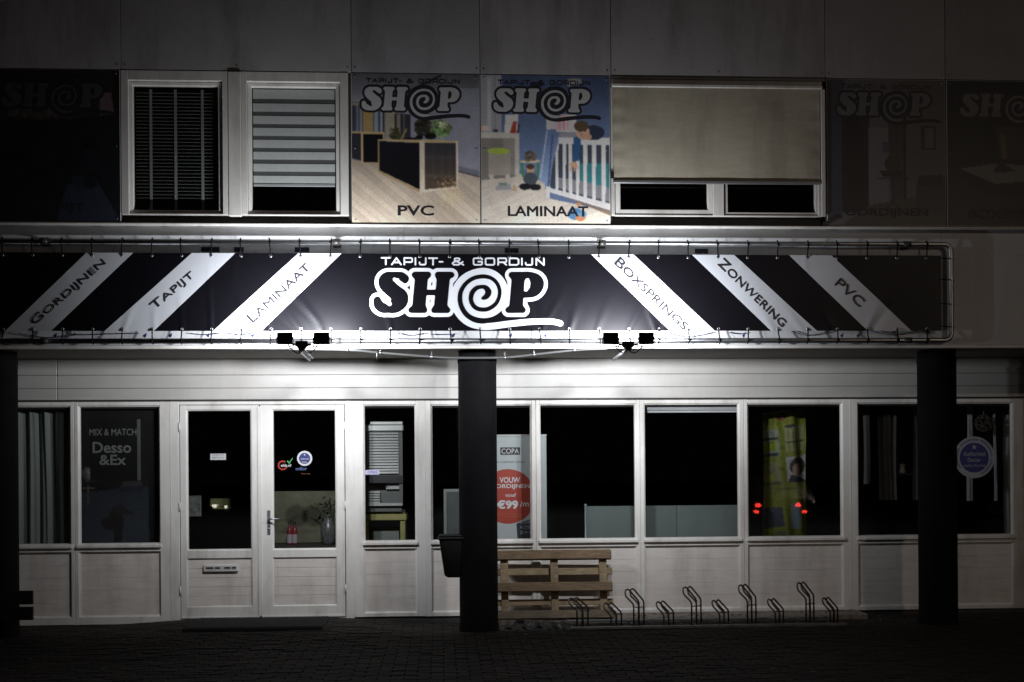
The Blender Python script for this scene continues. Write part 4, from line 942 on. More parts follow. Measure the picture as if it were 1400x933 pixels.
q = MB(); q.box(cx+.1, PX-.15, -.84, -.76, zt-.2, zt-.12, .004); q.build('bracket', BLACK, t)
# low barrier with two dark boards at the left edge
t = empty('low_barrier', (AX(-20,-1.1,830), -1.1, 0), 'low barrier of two dark horizontal boards in front of the left pillar', 'barrier')
DW = mat('dark_stained_wood', (.02,.017,.015), .6, var=.3, scale=10, stretch=(1,6,10), bump=.3)
for a, b_ in ((808,826.5),(830,848)):
    q = MB(); q.box(-5.9, AX(45.5,-1.1,830), -1.12, -1.085, AZ(b_,-1.1,30), AZ(a,-1.1,30), .004); q.build('board', DW, t)
for x in (-5.6, AX(-20,-1.1,830)): q = MB(); q.box(x-.04, x+.04, -1.083, -1.0, -.03, AZ(800,-1.1,30), .005); q.build('post', DW, t)
# ledge under the windows with bike rack
t = tag((lambda m_: m_.build('kerb_ledge', mat('mossy_concrete', (.21,.175,.145), .85, var=.3, scale=9, bump=.7, bscale=60, dirt=((.05,.04,.03), .9, 9))))(MB().box(AX(676,-.3,850), AX(1182,-.3,845), -.42, -.002, -.05, .052, .012)), kind='structure')
RK = empty('bike_rack', (AX(960,-.85,855), -.85, gz(2.8,-.85)), 'long steel bike rack with ten wheel holders of alternating height', 'bike rack')
rx0, rx1 = AX(779,-.9,860), AX(1155,-.9,855)
q = MB(); q.box(rx0, rx1, -.98, -.94, .0, .03, .004); q.box(rx0, rx1, -.94, -.90, .0, .006); q.build('base_rail', METAL2 if 'METAL2' in globals() else mat('weathered_zinc', (.2,.2,.2), .55, .5, var=.3, scale=12, bump=.3), RK)
q = MB(); q.box(rx0, rx1, -.62, -.58, .03, .055, .004); q.build('rear_rail', mat('weathered_zinc', (.2,.2,.2)), RK)
HI = [(0,0),(0,.21),(-.012,.235),(-.075,.30),(-.082,.335),(-.074,.36),(-.05,.368),(-.028,.352),(.06,.25),(.07,.23),(.072,0)]
LO = [(0,0),(0,.11),(-.012,.135),(-.062,.19),(-.07,.215),(-.064,.238),(-.043,.244),(-.025,.23),(.06,.145),(.07,.125),(.072,0)]
for i, px in enumerate((787,832,863,904,942,980,1018,1056,1098,1131)):
    hi = i % 2 == 0 and i > 0; X_ = AX(px+3, -.92, 860); ex = .03*(i/9) if hi else 0
    if i == 0: prof = [(a-.01, b_*.82) for a, b_ in HI]
    else: prof = [(a, b_*(1.0+.1*(i/9))) for a, b_ in (HI if hi else LO)]
    q = MB()
    for ddx, y0, dy in ((0,-.95,.30),(.058,-.90,.30)):
        q.tube([(X_+a+ddx, y0+(dy*(1 if k > 6 else 0) if False else dy*max(0,min(1,(k-2)/7.))*.35), .012+b_+ex) for k, (a, b_) in enumerate(prof)], .0088, 7)
    zb_ = prof[9][1]*.62; q.tube([(X_+.03, -.86, zb_+.06), (X_+.132, -.82, zb_+.06)], .006, 6)
    q.build('wheel_holder', DMETAL, RK)
# pallet
PW = [mat('pallet_wood_%s' % n, c, .85, var=.5, scale=7, stretch=(1,4,14), bump=.35, bscale=20, dirt=((.1,.07,.045), .7, 5)) for n, c in (('pale',(.29,.215,.13)),('tan',(.19,.13,.075)),('grey',(.18,.145,.10)))]
px_a = AX(677,-.25,800); px_b = AX(836,-.25,800); cx = (px_a+px_b)/2
PT = empty('pallet', (cx, -.42, .05), 'wooden pallet standing on its long edge against the white wall beside the middle pillar', 'pallet')
PT.rotation_euler = (math.radians(-16), 0, math.radians(-1))
Lh = (px_b-px_a)/2; HP = .72
def pp_(b, nm, m): 
    b.v = [(v[0]+cx, v[1]-.42, v[2]+.05) for v in b.v]; return b.build(nm, m, PT)
def rj(a=.004): return random.uniform(-a, a)
for z0, z1, mi in ((.0,.085,2),(.29,.385,1),(.635,.735,1)):       # skids facing the street
    b = MB(); b.box(-Lh+rj(), Lh-.008+rj(), -.02, 0, z0, z1, .004); pp_(b, 'plank', PW[mi])
    for xb in (-Lh, -.055, Lh-.12): b = MB(); b.box(xb+.01, xb+.12, .001, .08, z0+.004, z1-.004, .005); pp_(b, 'block', PW[2])
for xb in (-Lh+.06, -.03, Lh-.13): b = MB(); b.box(xb, xb+.078, .081, .1, .01, .73, .003); pp_(b, 'cross_plank', PW[0])
for z0, z1, mi in ((.01,.1,0),(.16,.225,0),(.33,.40,2),(.485,.56,0),(.65,.73,2)):
    b = MB(); b.box(-Lh+rj(), Lh+.01+rj(), .101, .121, z0, z1, .003); pp_(b, 'plank', PW[mi])
for xb in (-Lh+.055, -.034, Lh-.134):
    b = MB(); b.box(xb, xb+.082, -.0005-.005, .08, .39, .63, .003) if False else b.box(xb, xb+.082, .03, .0805, .388, .632, .003); pp_(b, 'upright', PW[0])
# crumpled black sheet beside the pillar
q = MB(); x0, x1 = AX(684,-.75,860), AX(790,-.75,862); n1, n2 = 46, 18
def cr(u, v):
    e = min(1, min(u, 1-u)*6)*min(1, min(v, 1-v)*5); a = .022+.04*abs(math.sin(u*9+v*3))*abs(math.sin(v*5+u*13))+.018*math.sin(u*31+v*17)
    return gz(x0, -.7)+.004+e*max(a, .004)
q.v = [(x0+(x1-x0)*i/n1+.02*math.sin(j*1.3), -.93+.42*j/n2+.03*math.sin(i*.7), cr(i/n1, j/n2)) for j in range(n2+1) for i in range(n1+1)]
q.f = [[j*(n1+1)+i, j*(n1+1)+i+1, (j+1)*(n1+1)+i+1, (j+1)*(n1+1)+i] for j in range(n2) for i in range(n1)]; q.m = [0]*len(q.f); q.sm = [False]*len(q.f)
tag(q.build('plastic_sheet', mat('black_sheet', (.02,.019,.018), .4, bump=.4), fix=False), 'crumpled black plastic sheet on the ground between middle pillar and bike rack', 'sheet')
# door mat
q = MB(); m0, m1 = AX(266,-.45,850), AX(446,-.45,850); zz = gz(-1.9,-.4)
for x in np.arange(m0, m1-.02, .03): q.box(x, x+.022, -.95, -.12, zz+.006, zz+.022, .004)
q.box(m0-.015, m1+.01, -.965, -.105, zz-.02, zz+.012, .004)
tag(q.build('door_mat', mat('mat_black', (.012,.011,.011), .95, bump=.6, bscale=200)), 'wide dark ribbed door mat in front of the double doors', 'door mat')

# ================================================================== things behind the shop glass
def ig(px, py, Y): x, z = at(px, py, Y); return x, z
def wavy(name, x0, x1, y, z0, z1, k, amp, m, label, cat, hem=0.0, group=None):
    q = MB(); n = max(60, int((x1-x0)*160)); nz_ = 14
    for j in range(nz_+1):
        for i in range(n+1):
            x = x0+(x1-x0)*i/n; v = j/nz_
            q.v.append((x+.006*math.sin(v*5+x*9), y+amp*(math.sin(x*k+.7*math.sin(x*5))*(.7+.3*v)+.35*math.sin(x*k*2.3+v*2)), z0+(z1-z0)*v))
    q.f = [[j*(n+1)+i, j*(n+1)+i+1, (j+1)*(n+1)+i+1, (j+1)*(n+1)+i] for j in range(nz_) for i in range(n)]; q.m = [0]*len(q.f); q.sm = [True]*len(q.f)
    return tag(q.build(name, m, fix=False), label, cat, group)
CURT = mat('grey_green_curtain', (.25,.28,.26), .9, var=.12, scale=8, stretch=(4,1,.3)); CUR2 = mat('pale_curtain', (.34,.36,.35), .9, var=.15, scale=8, stretch=(6,1,.3)); CUR3 = mat('dim_curtain', (.09,.09,.085), .9, var=.2)
wavy('curtain', ig(-60,650,.2)[0], ig(97,650,.2)[0], .2, .5, 2.34, 46, .028, CURT, 'pleated grey green curtain behind the glass at the far left', 'curtain')
# poster with dog
def P_dog():
    p = Paint(110, 186, (15,15,17)); p.poly([(0,.0),(1,0),(1,.42),(0,.42)], (13,12,14)); p.poly([(0,.6),(1,.55),(1,1),(0,1)], (26,29,34), (34,38,44)); p.poly([(.86,.1),(1,.1),(1,1),(.88,1)], (10,10,11)); p.poly([(.06,.42),(.2,.42),(.2,.52),(.06,.52)], (44,42,42)); p.blob(.1,.47,.07,.03,(70,66,64),14,.03,.5)
    p.line((.1,.55),(.1,.68),.006,(60,50,44)); p.line((.02,.57),(.19,.57),.006,(60,50,44)); p.poly([(.55,.52),(.78,.52),(.8,.56),(.53,.56)], (36,30,32)); p.poly([(.5,.56),(.82,.56),(.82,.6),(.5,.6)], (22,24,34))
    # sitting hound in profile
    p.ell(.38,.82,.12,.05,(26,24,24)); p.poly([(.34,.78),(.42,.7),(.52,.71),(.56,.8),(.52,.95),(.46,.95),(.44,.84),(.34,.86)], (24,22,22)); p.ell(.52,.725,.07,.036,(28,26,26)); p.poly([(.56,.715),(.68,.745),(.68,.765),(.56,.765)], (26,24,25)); p.line((.44,.88),(.45,.97),.016,(22,20,20)); p.soft(1, 1, (1,1,1), .2); p.grain(.3); p.a *= 1.75; return p
x0, zt = ig(109,558,.12); x1, zb = ig(217,744,.12)
t = empty('window_poster', ((x0+x1)/2, .12, zb), 'dark poster of a sitting dog with MIX & MATCH lettering behind the second window', 'poster')
q = MB(); q.box(x0, x1, .122, .132, zb-.05, zt, .002); q.build('board', ROOM, t); P_dog().board('photo_print', x0+.003, x1-.003, zb-.04, zt-.003, .1205, vcol('poster_ink', .5), t)
DIMW = mat('print_dim_grey', (.2,.2,.195), .6); DIM2 = mat('print_dim_edge', (.12,.125,.12), .6)
a = ig(123,575,.118); b_ = ig(188,657,.118)
q = MB(); q.box(a[0], b_[0], .1195-.001, .1195, b_[1], a[1]); q.build('text_panel', mat('poster_black', (.006,.006,.007), .5), t)
q = MB(); q.box(b_[0], b_[0]+.035, .1175, .1195, b_[1], a[1]+.01); q.build('panel_edge', DIM2, t)
for s_, px, py, ln, hh in (('MIX & MATCH',154.5,591,62,9),('Desso',153,612,51,15),('&Ex',154,629,35,14)):
    cx, cz = ig(px, py, .117); put_text('lettering', s_, cx, cz, ln/125, hh/125, .1172, DIMW, t, off=.02 if s_[0] != 'M' else .01)
# items behind the doors
t = empty('counter', (X0(416), 1.3, 0), 'dim beige backed counter shelf seen through the right door', 'counter')
CB = mat('counter_beige', (.15,.15,.1), .8, var=.3, scale=4); CDK = mat('counter_dark', (.04,.035,.03), .5)
a = ig(377,672,1.5); b_ = ig(440,742,1.5); q = MB(); q.box(a[0]-.1, b_[0]+.35, 1.5, 1.53, b_[1], a[1], .004); q.build('back_panel', CB, t)
q = MB(); q.box(a[0]-.15, b_[0]+.4, 1.0, 1.5, b_[1]-.06, b_[1]-.005, .01); q.build('top', CDK, t); q = MB(); q.box(a[0]-.12, b_[0]+.37, 1.05, 1.48, 0, b_[1]-.061, .004); q.build('base', CDK, t)
ztab = b_[1]-.005
RED = mat('red_bottle', (.22,.03,.04), .3); LAB = mat('bottle_label', (.4,.36,.38), .6)
for i, px in enumerate((396, 403)):
    x = ig(px, 730, 1.25)[0]; tt = empty('bottle', (x, 1.25, ztab), ('left' if i == 0 else 'right')+' of two small red bottles on the counter behind the right door', 'bottle', 'red bottles on the counter')
    q = MB(); q.lathe([(.0001,0),(.03,0),(.032,.01),(.032,.17),(.024,.2),(.012,.215),(.012,.235),(.0001,.236)], (x,1.25,ztab), 16); q.build('body', RED, tt)
    q = MB(); q.lathe([(.015,.236),(.015,.262),(.0001,.263)], (x,1.25,ztab), 12); q.build('cap', BLACK, tt)
    q = MB(); q.lathe([(.0328,.02),(.0328,.12)], (x,1.25,ztab), 16); q.build('label', LAB, tt)
x = ig(449, 710, 1.2)[0]; tt = empty('potted_plant', (x, 1.2, ztab), 'speckled dark vase with a loose leafy plant behind the right door', 'plant')
q = MB(); q.lathe([(.0001,0),(.06,0),(.075,.03),(.095,.14),(.092,.22),(.06,.28),(.055,.3),(.062,.315),(.05,.31),(.045,.28)], (x,1.2,ztab), 24); q.build('vase', mat('speckled_vase', (.13,.13,.13), .3, var=.95, scale=60), tt)
q = MB(); LEAF = mat('dim_leaf', (.06,.075,.045), .6, var=.3)
for i in range(70):
    a_ = random.uniform(0, 6.28); e = random.uniform(.1, 1.2); L = random.uniform(.08, .26); bz = ztab+.3; cx, cy, cz = x+L*math.cos(a_)*math.sin(e), 1.2+L*math.sin(a_)*math.sin(e)*.8, bz+L*math.cos(e)
    s_ = random.uniform(.02,.04); n_ = Vector((random.uniform(-1,1),random.uniform(-1,1),random.uniform(-1,1))).normalized(); u = n_.orthogonal().normalized(); v = n_.cross(u)
    q.add([Vector((cx,cy,cz))+u*s_, Vector((cx,cy,cz))+v*s_*.45, Vector((cx,cy,cz))-u*s_, Vector((cx,cy,cz))-v*s_*.45], [(0,1,2,3)])
    if i % 6 == 0: q.tube([(x,1.2,bz),(cx,cy,cz)], .003, 4)
q.build('foliage', LEAF, tt, fix=False)
# left door: noticeboard, small items
x0, zt = ig(255,678,.9); x1, zb = ig(275,706,.9)
tt = empty('picture_frame', ((x0+x1)/2,.9,zb), 'small grey framed picture low behind the left door glass', 'picture'); q = MB(); q.ring(x0-.03, x1, zb, zt, [(0,.9),(.012,.9),(.012,.92),(0,.92)]); q.build('frame', mat('dim_frame3', (.16,.16,.155), .6), tt); q = MB(); q.box(x0-.018, x1-.012, .905, .912, zb+.012, zt-.012); q.build('picture', mat('dim_picture', (.12,.13,.12), .6, var=.7, scale=18), tt)
x0, zt = ig(287,682,1.2); x1, zb = ig(312,693,1.2)
q = MB(); q.box(x0, x1, 1.19, 1.35, zb, zt, .01); q.box(x0+.03, x1+.01, 1.188, 1.36, zb-.03, zb-.002, .006); tag(q.build('storage_box', mat('olive_box', (.12,.125,.04), .7, var=.3)), 'small olive yellow box behind the left door glass', 'box')
# stickers on the doors
def disc(name, px, py, r, y, m, parent, n=40):
    x, z = at(px, py, y); q = MB(); q.v = [(x+r*math.cos(2*math.pi*k/n), y, z+r*math.sin(2*math.pi*k/n)) for k in range(n)]; q.f = [list(range(n))]; q.m = [0]; q.sm = [False]
    return q.build(name, m, parent, fix=False)
STW = mat('sticker_white', (.6,.6,.62), .4); STB = mat('sticker_navy', (.02,.03,.16), .4); STR_ = mat('sticker_red', (.4,.03,.02), .4); STG = mat('sticker_green', (.05,.4,.1), .4); STGR = mat('sticker_grey', (.34,.36,.4), .4)
yg = .0475
def sticker(px, py, label): x, z = at(px, py, yg); return empty('sticker', (x, yg, z), label, 'sticker', 'stickers on the shop glass')
def star(px, py, r, y, m, parent):
    x, z = at(px, py, y); q = MB(); q.v = [(x+(r if k % 2 == 0 else r*.42)*math.sin(math.pi*k/5), y, z+(r if k % 2 == 0 else r*.42)*math.cos(math.pi*k/5)) for k in range(10)]+[(x,y,z)]
    q.f = [[k, (k+1) % 10, 10] for k in range(10)]; q.m = [0]*10; q.sm = [False]*10; q.build('star', m, parent, fix=False)
t = sticker(298, 625, 'small white rectangular sticker on the left door glass'); a = at(287.5,620.5,yg); b_ = at(309,629,yg); q = MB(); q.box(a[0], b_[0], yg-.001, yg, b_[1], a[1]); q.build('label_sheet', STW, t)
for i, s_ in enumerate(('OPENINGSTIJDEN','GESLOTEN')): put_text('lettering', s_, (a[0]+b_[0])/2, a[1]-.016-i*.026, .12, .013, yg-.0018, INK_B, t)
t = sticker(416.5, 627, 'round navy and white sticker on the right door glass'); disc('outer_ring', 416.5, 627, .081, yg-.001, STW, t); disc('inner_disc', 416.5, 627, .06, yg-.002, STB, t); star(416.5, 622, .012, yg-.003, STW, t)
for i, s_ in enumerate(('Authorised','Dealer')): cx, cz = at(416.5, 627.5+i*4.5, yg); put_text('lettering', s_, cx, cz, .085-.03*i, .02, yg-.003, STW, t)
t = sticker(388, 636, 'red and white G sticker with green check mark on the right door'); x, z = at(386.5, 636.5, yg)
q = MB(); q.v = []; n = 26
for k in range(n+1):
    a_ = math.radians(50+k*290/n)
    for r_ in (.052, .037): q.v.append((x+r_*math.cos(a_), yg-.001, z+r_*math.sin(a_)))
q.f = [[2*k,2*k+1,2*k+3,2*k+2] for k in range(n)]; q.m = [0]*n; q.sm = [False]*n; q.build('ring_mark', STR_, t, fix=False)
cx, cz = at(391, 636.5, yg); put_text('lettering', 'elds.nl', cx, cz, .11, .03, yg-.002, STW, t, off=.02)
x, z = at(396, 631.5, yg); q = MB(); q.add([(x-.03,yg-.003,z+.005),(x-.02,yg-.003,z+.015),(x-.006,yg-.003,z-.005),(x+.03,yg-.003,z+.04),(x+.035,yg-.003,z+.035),(x-.005,yg-.003,z-.025)], [(0,1,2,5),(2,3,4,5)]); q.build('check_mark', STG, t, fix=False)
t = sticker(416.5, 641, 'small blue letter sticker below the round sticker on the right door'); cx, cz = at(412, 641, yg); put_text('lettering', 'mflor', cx, cz, .12, .036, yg-.001, mat('ink_steel_blue', (.08,.12,.3), .4), t, off=.02); cx, cz = at(418, 648, yg); put_text('lettering', 'flooring', cx, cz, .09, .014, yg-.001, mat('ink_rust', (.3,.1,.05), .4), t)
t = sticker(508, 646, 'tiny pale strip sticker on the narrow window right of the doors'); a = at(498.5,643,yg); b_ = at(519,649,yg); q = MB(); q.box(a[0], b_[0], yg-.001, yg, b_[1], a[1]); q.build('label_sheet', mat('sticker_lilac', (.5,.5,.7), .4), t); put_text('lettering', 'PULL HERE', (a[0]+b_[0])/2, (a[1]+b_[1])/2, .13, .02, yg-.0018, STB, t) if False else put_text('lettering', 'OPEN', (a[0]+b_[0])/2, (a[1]+b_[1])/2, .1, .022, yg-.0018, STB, t)
t = sticker(1332, 626, 'large round Authorised Dealer sticker with a star on the rightmost window'); disc('outer_ring', 1332, 625.5, .232, yg-.001, STGR, t, 60); disc('inner_disc', 1332, 626, .166, yg-.002, STB, t, 60); star(1332, 611.5, .032, yg-.003, STGR, t)
for s_, py, ln, hh in (('Authorised',620.5,.25,.052),('Dealer',629,.15,.045),('quality flooring',637,.25,.04)): cx, cz = at(1332, py, yg); put_text('lettering', s_, cx, cz, ln, hh, yg-.003, STGR, t, off=.004)
x, z = at(1332, 625.5, yg)
for k in range(46):
    if k % 12 == 11: continue
    a_ = math.radians(215-k*6.2); q = MB(); r_ = .199; c, s_ = math.cos(a_), math.sin(a_); w_, h_ = .0055, .012
    q.add([(x+c*r_-s_*w_-c*h_, yg-.002, z+s_*r_+c*w_-s_*h_),(x+c*r_+s_*w_-c*h_, yg-.002, z+s_*r_-c*w_-s_*h_),(x+c*r_+s_*w_+c*h_, yg-.002, z+s_*r_-c*w_+s_*h_),(x+c*r_-s_*w_+c*h_, yg-.002, z+s_*r_+c*w_+s_*h_)], [(0,1,2,3)]) 
    q.build('ring_tick', STB, t, fix=False)
# narrow window: sample roller blind on a stand, yellow shelf
yb = .35
t = empty('sample_blind', (ig(526,650,yb)[0], yb, ig(526,700,yb)[1]), 'sample slatted blind with silver cassette hanging behind the narrow window', 'blind')
ALU = mat('dull_aluminium', (.45,.46,.45), .45, .3); x0, zt = ig(498.5,581,yb); x1, zb = ig(552,590,yb)
q = MB(); q.box(x0, x1, yb-.05, yb+.06, zb, zt, .012); q.box(x0+.06, x1-.01, yb-.02, yb+.05, zt, zt+.035, .006); q.build('cassette', ALU, t)
z0 = ig(526,650,yb)[1]; xs0, xs1 = ig(502,620,yb)[0], ig(545,620,yb)[0]
for k in range(15): z = zb-.02-k*(zb-z0-.02)/15; q = MB(); q.bar([(yb-.012,z-.012),(yb-.002,z+.01),(yb,z+.01),(yb-.01,z-.013)], xs0, xs1); q.build('slat', ALU, t)
q = MB(); q.box(xs1+.005, xs1+.045, yb-.01, yb+.02, ig(0+526,693,yb)[1], zb, .003); q.box(xs0-.03,xs1+.03,yb+.022,yb+.03,ig(526,700,yb)[1],zb,.003); q.build('backing_frame', mat('dim_frame', (.3,.31,.29), .6), t) if False else q.build('backing_frame', mat('dim_frame', (.12,.125,.12), .6), t)
q = MB(); q.box(xs0-.0, xs1+.05, yb-.03, yb-.014, ig(526,661,yb)[1], ig(526,650.5,yb)[1], .003); q.build('bottom_rail', BLACK, t)
q = MB()
x0, zt = ig(503,672,yb); x1, zb = ig(520,689,yb)
for k in range(5): z = zt-k*.028; q.box(x0, x1, yb-.02, yb-.012, z-.02, z, .002)
q.box(ig(528,664,yb)[0], ig(546,664,yb)[0], yb-.02, yb-.012, ig(528,669,yb)[1], ig(528,665,yb)[1]); q.box(x0, xs1+.04, yb-.025, yb-.012, ig(526,692,yb)[1], ig(526,688,yb)[1], .003); q.build('colour_swatch', ALU, t)
t = empty('display_shelf', (ig(526,720,.5)[0], .5, 0), 'pale yellow wooden display shelf low behind the narrow window', 'shelf')
YW_ = mat('yellow_wood', (.34,.31,.12), .6, var=.2); x0, zt = ig(500,703,.5); x1, zb = ig(556,711,.5)
q = MB(); q.box(x0, x1, .4, .8, zb, zt, .006); q.build('top', YW_, t); q = MB(); q.box(x1-.07, x1-.015, .42, .78, 0, zb-.002, .004); q.build('side_panel', YW_, t); q = MB(); q.box(x0-.02, x0+.03, .42, .78, 0, zb-.002, .004); q.build('side_panel', YW_, t)
q = MB(); q.box(x0+.035, x1-.09, .6, .62, 0, zb-.08, .003); q.build('back_panel', mat('shelf_grey', (.2,.22,.21), .7), t); q = MB(); q.box(x0+.06, x1-.02, .45, .7, zt+.001, zt+.04, .006); q.build('sample_book', mat('book_cream', (.4,.38,.3), .7), t)
# grey framed display board half hidden by the pillar
x0, zt = ig(606.5,669,.3); x1, zb = ig(650,745,.3); t = empty('display_board', ((x0+x1)/2,.3,zb), 'grey framed dark display board partly hidden left of the middle pillar', 'display board')
q = MB(); q.ring(x0, x1, zb-.4, zt, [(0,.3),(.03,.3),(.03,.33),(0,.33)]); q.build('frame', mat('dim_frame2', (.22,.23,.22), .6), t); q = MB(); q.box(x0+.03, x1-.03, .305, .32, zb-.37, zt-.03); q.build('panel', mat('dim_panel', (.06,.07,.07), .6, var=.2), t)
# roll-up banner with red circle
yr = .34; x0, zt = ig(648,597,yr); x1, zb = ig(748,760,yr); xm = ig(728,650,yr)[0]
t = empty('roll_up_banner', ((x0+x1)/2, yr, .0), 'white roll-up banner with a red price circle behind the glass right of the pillar', 'roll-up banner')
RW = mat('rollup_white', (.42,.45,.46), .5, var=.06, scale=1.5, stretch=(6,1,.2)); RR = mat('rollup_red', (.36,.05,.03), .5, var=.1)
q = MB(); q.box(x0, x1, yr, yr+.006, .08, zt, .001); q.build('sheet', RW, t); q = MB(); q.box(x0-.005, x1+.005, yr-.008, yr+.014, zt, zt+.02, .004); q.build('top_bar', ALU, t); q = MB(); q.box(x0-.02, x1+.02, yr-.06, yr+.08, 0, .08, .01); q.build('base', ALU, t)
cx, cz = ig(694.5, 679, yr); q = MB(); n = 60; rr = 37.5/123.
q.v = [(cx+rr*math.cos(2*math.pi*k/n), yr-.001, cz+rr*math.sin(2*math.pi*k/n)) for k in range(n)]; q.f = [list(range(n))]; q.m = [0]; q.sm = [False]; q.build('red_circle', RR, t, fix=False)
q = MB(); a = ig(684,612,yr); b_ = ig(711,622,yr); q.box(a[0], b_[0], yr-.0015, yr-.0002, b_[1], a[1]); q.build('black_plate', INK_B, t)
for s_, px, py, ln, hh, m_, of in (('COPA',697.5,617,24,7,STW,0),('YOUR COMFORT ZONE',694,632,46,2.6,mat('ink_grey_dark',(.1,.1,.1),.5),0),('VOUW',697,656.5,28,8,STW,.022),('GORDIJNEN',697.5,665.7,54,7.5,STW,.02),('vanaf',698,677,15,5,STW,.01),('€99',694,690,29,12,STW,.045),('/m',717,689,12,8,STW,.012),('alle maten en kleuren op voorraad',700,703,36,1.6,mat('ink_orange',(.5,.2,.1),.5),0),('vraag naar de voorwaarden',701,706,30,1.6,mat('ink_orange',(.5,.2,.1),.5),0)):
    X_, Z_ = ig(px, py, yr); put_text('lettering', s_, X_, Z_, ln/123., hh/123., yr-.0024, m_, t, off=of)
q = MB(); a = ig(706,715,yr); q.add([(ig(688,722,yr)[0],yr-.002,ig(688,742,yr)[1]),(ig(708,742,yr)[0],yr-.002,ig(708,742,yr)[1]),(ig(706,716,yr)[0],yr-.002,ig(706,716,yr)[1]),(ig(729,709,yr)[0],yr-.002,ig(729,709,yr)[1]),(ig(729,742,yr)[0],yr-.002,ig(729,742,yr)[1])], [(1,4,3,2)]); q.build('dark_label', mat('ink_charcoal', (.035,.04,.045), .6), t, fix=False)
for s_, py in (('KLEUR',714),('ACTIE',721),('2+1',728)): X_, Z_ = ig(718, py, yr); put_text('lettering', s_, X_, Z_, 15/123., 4/123., yr-.003, STGR, t, off=.01)
# low white partition screens
t = empty('partition_screen', (ig(905,715,.9)[0], .9, 0), 'low pale grey partition screen behind the two middle windows', 'screen')
PS = mat('partition_fabric', (.2,.24,.235), .85, var=.05, scale=14, bump=.1); x0, zt = ig(802,692.5,.9); x1 = ig(1013,690,.9)[0]; xm = ig(925,690,.9)[0]
q = MB(); q.box(x0, xm, .9, .93, .12, zt, .004); q.build('screen_panel', PS, t); q = MB(); q.box(xm+.004, x1, .9, .93, .12, zt, .004); q.build('screen_panel', PS, t)
q = MB(); q.tube([(x0-.012,.915,0),(x0-.012,.915,zt+.0)], .012, 8); q.lathe([(.0001,-.02),(.016,-.012),(.02,0),(.016,.012),(.0001,.02)], (x0-.012,.915,zt+.012), 10); q.build('post', ALU, t)
# raised blind at the top of the third large window
t = empty('raised_blind', (ig(946,560,.1)[0], .1, ig(946,560,.1)[1]), 'white slatted blind fully raised at the top of a large window', 'blind')
x0, zt = ig(882.5,553,.1); x1, _ = ig(1010.5,553,.1)
SW = mat('white_slat', (.62,.63,.66), .4)
for k in range(4): q = MB(); z = zt-.022-k*.012; q.box(x0+.015, x1-.015, .078, .118, z-.009, z, .003); q.build('slat', SW, t)
q = MB(); q.box(x0, x1, .075, .12, zt-.02, zt+.02, .004); q.build('head_rail', SW, t); q = MB(); q.box(x0+.02, x1-.02, .072, .12, zt-.095, zt-.073, .005); q.build('bottom_rail', SW, t)
# yellow hanging banner
def P_yel():
    p = Paint(70, 210, (150,158,40)); p.poly([(0,0),(1,0),(1,1),(0,1)], (142,150,44), (120,128,36)); p.poly([(.0,.13),(.36,.13),(.36,.34),(.0,.34)], (150,156,140)); p.poly([(.0,.19),(.34,.19),(.34,.21),(.0,.21)], (60,60,56)); p.poly([(.02,.22),(.3,.22),(.3,.29),(.02,.29)], (150,170,30)); p.poly([(0,.31),(.34,.31),(.34,.335),(0,.335)], (50,54,70))
    p.poly([(.48,.12),(.95,.12),(.95,.31),(.5,.31)], (166,166,120)); p.ell(.6,.12,.12,.012,(40,44,30)); 
    for x in (.55,.65,.72,.82): p.line((x,.15),(x+.03,.3),.012,(110,120,30)); 
    p.line((.5,.24),(.95,.235),.005,(60,70,50)); p.poly([(0,.38),(.36,.38),(.4,.55),(0,.55)], (140,140,96)); p.ell(.15,.5,.14,.03,(160,160,40)); p.poly([(.0,.53),(.38,.53),(.38,.55),(0,.55)], (90,90,80))
    p.poly([(.5,.35),(1,.34),(1,.53),(.54,.54)], (190,188,190)); p.ell(.78,.42,.2,.065,(56,44,38)); p.ell(.74,.445,.1,.045,(176,150,136)); p.poly([(.55,.54),(.62,.48),(.8,.5),(1,.53),(1,.54)], (30,32,54)); p.poly([(.02,.72),(.42,.72),(.46,.86),(.02,.88)], (60,64,80)); p.poly([(.6,.69),(.85,.69),(.85,.88),(.6,.88)], (120,140,150)); p.poly([(.3,.9),(.5,.9),(.5,.96),(.3,.96)], (90,90,60))
    p.ell(.43,.045,.09,.026,(150,40,30)); p.ell(.43,.045,.04,.012,(190,180,170)); 
    for i in range(60):
        x, y = rng.rand(), rng.rand(); a_, b_ = .03+.1*rng.rand(), .006+.02*rng.rand(); k = rng.rand()
        p.poly([(x,y),(x+a_,y+.01*rng.rand()),(x+a_,y+b_),(x,y+b_)], ((150,160,60) if k < .4 else (70,76,30) if k < .7 else (170,170,140)), al=.45)
    p.soft(1, .74); p.grain(.25); return p
yy = .55; x0, zt0 = ig(1044,566,yy); x1, zt1 = ig(1102,558,yy); zb0 = ig(1044,745,yy)[1]
t = empty('hanging_banner', ((x0+x1)/2, yy, zt1), 'yellow green fabric banner with small photos hanging inside the fourth large window', 'banner')
cv = lambda x, z: yy+.045*math.sin((x-x0)*14+.5)+.02*math.sin((x-x0)*34+z*3)+.012*math.sin(z*9+x*21)*math.sin(z*4)
o = P_yel().board('fabric_print', x0, x1, zb0, (zt0+zt1)/2, yy, vcol('fabric_ink', .7), t, curve=cv)
for v in o.data.vertices:
    k = (v.co.x+(x1-x0)/2)/(x1-x0); zr = (v.co.z+t.location.z-zb0)/((zt0+zt1)/2-zb0); v.co.z += zr*((zt1-zt0)*(k-.5)); v.co.x += (1-zr)*(.5-k)*-.02
q = MB(); q.tube([(x0-.02,yy,zt0+.0),(x1+.02,yy,zt1+.005)], .01, 8); q.build('hanging_rod', ALU, t)
INKD = mat('ink_dark_olive', (.05,.045,.02), .6)
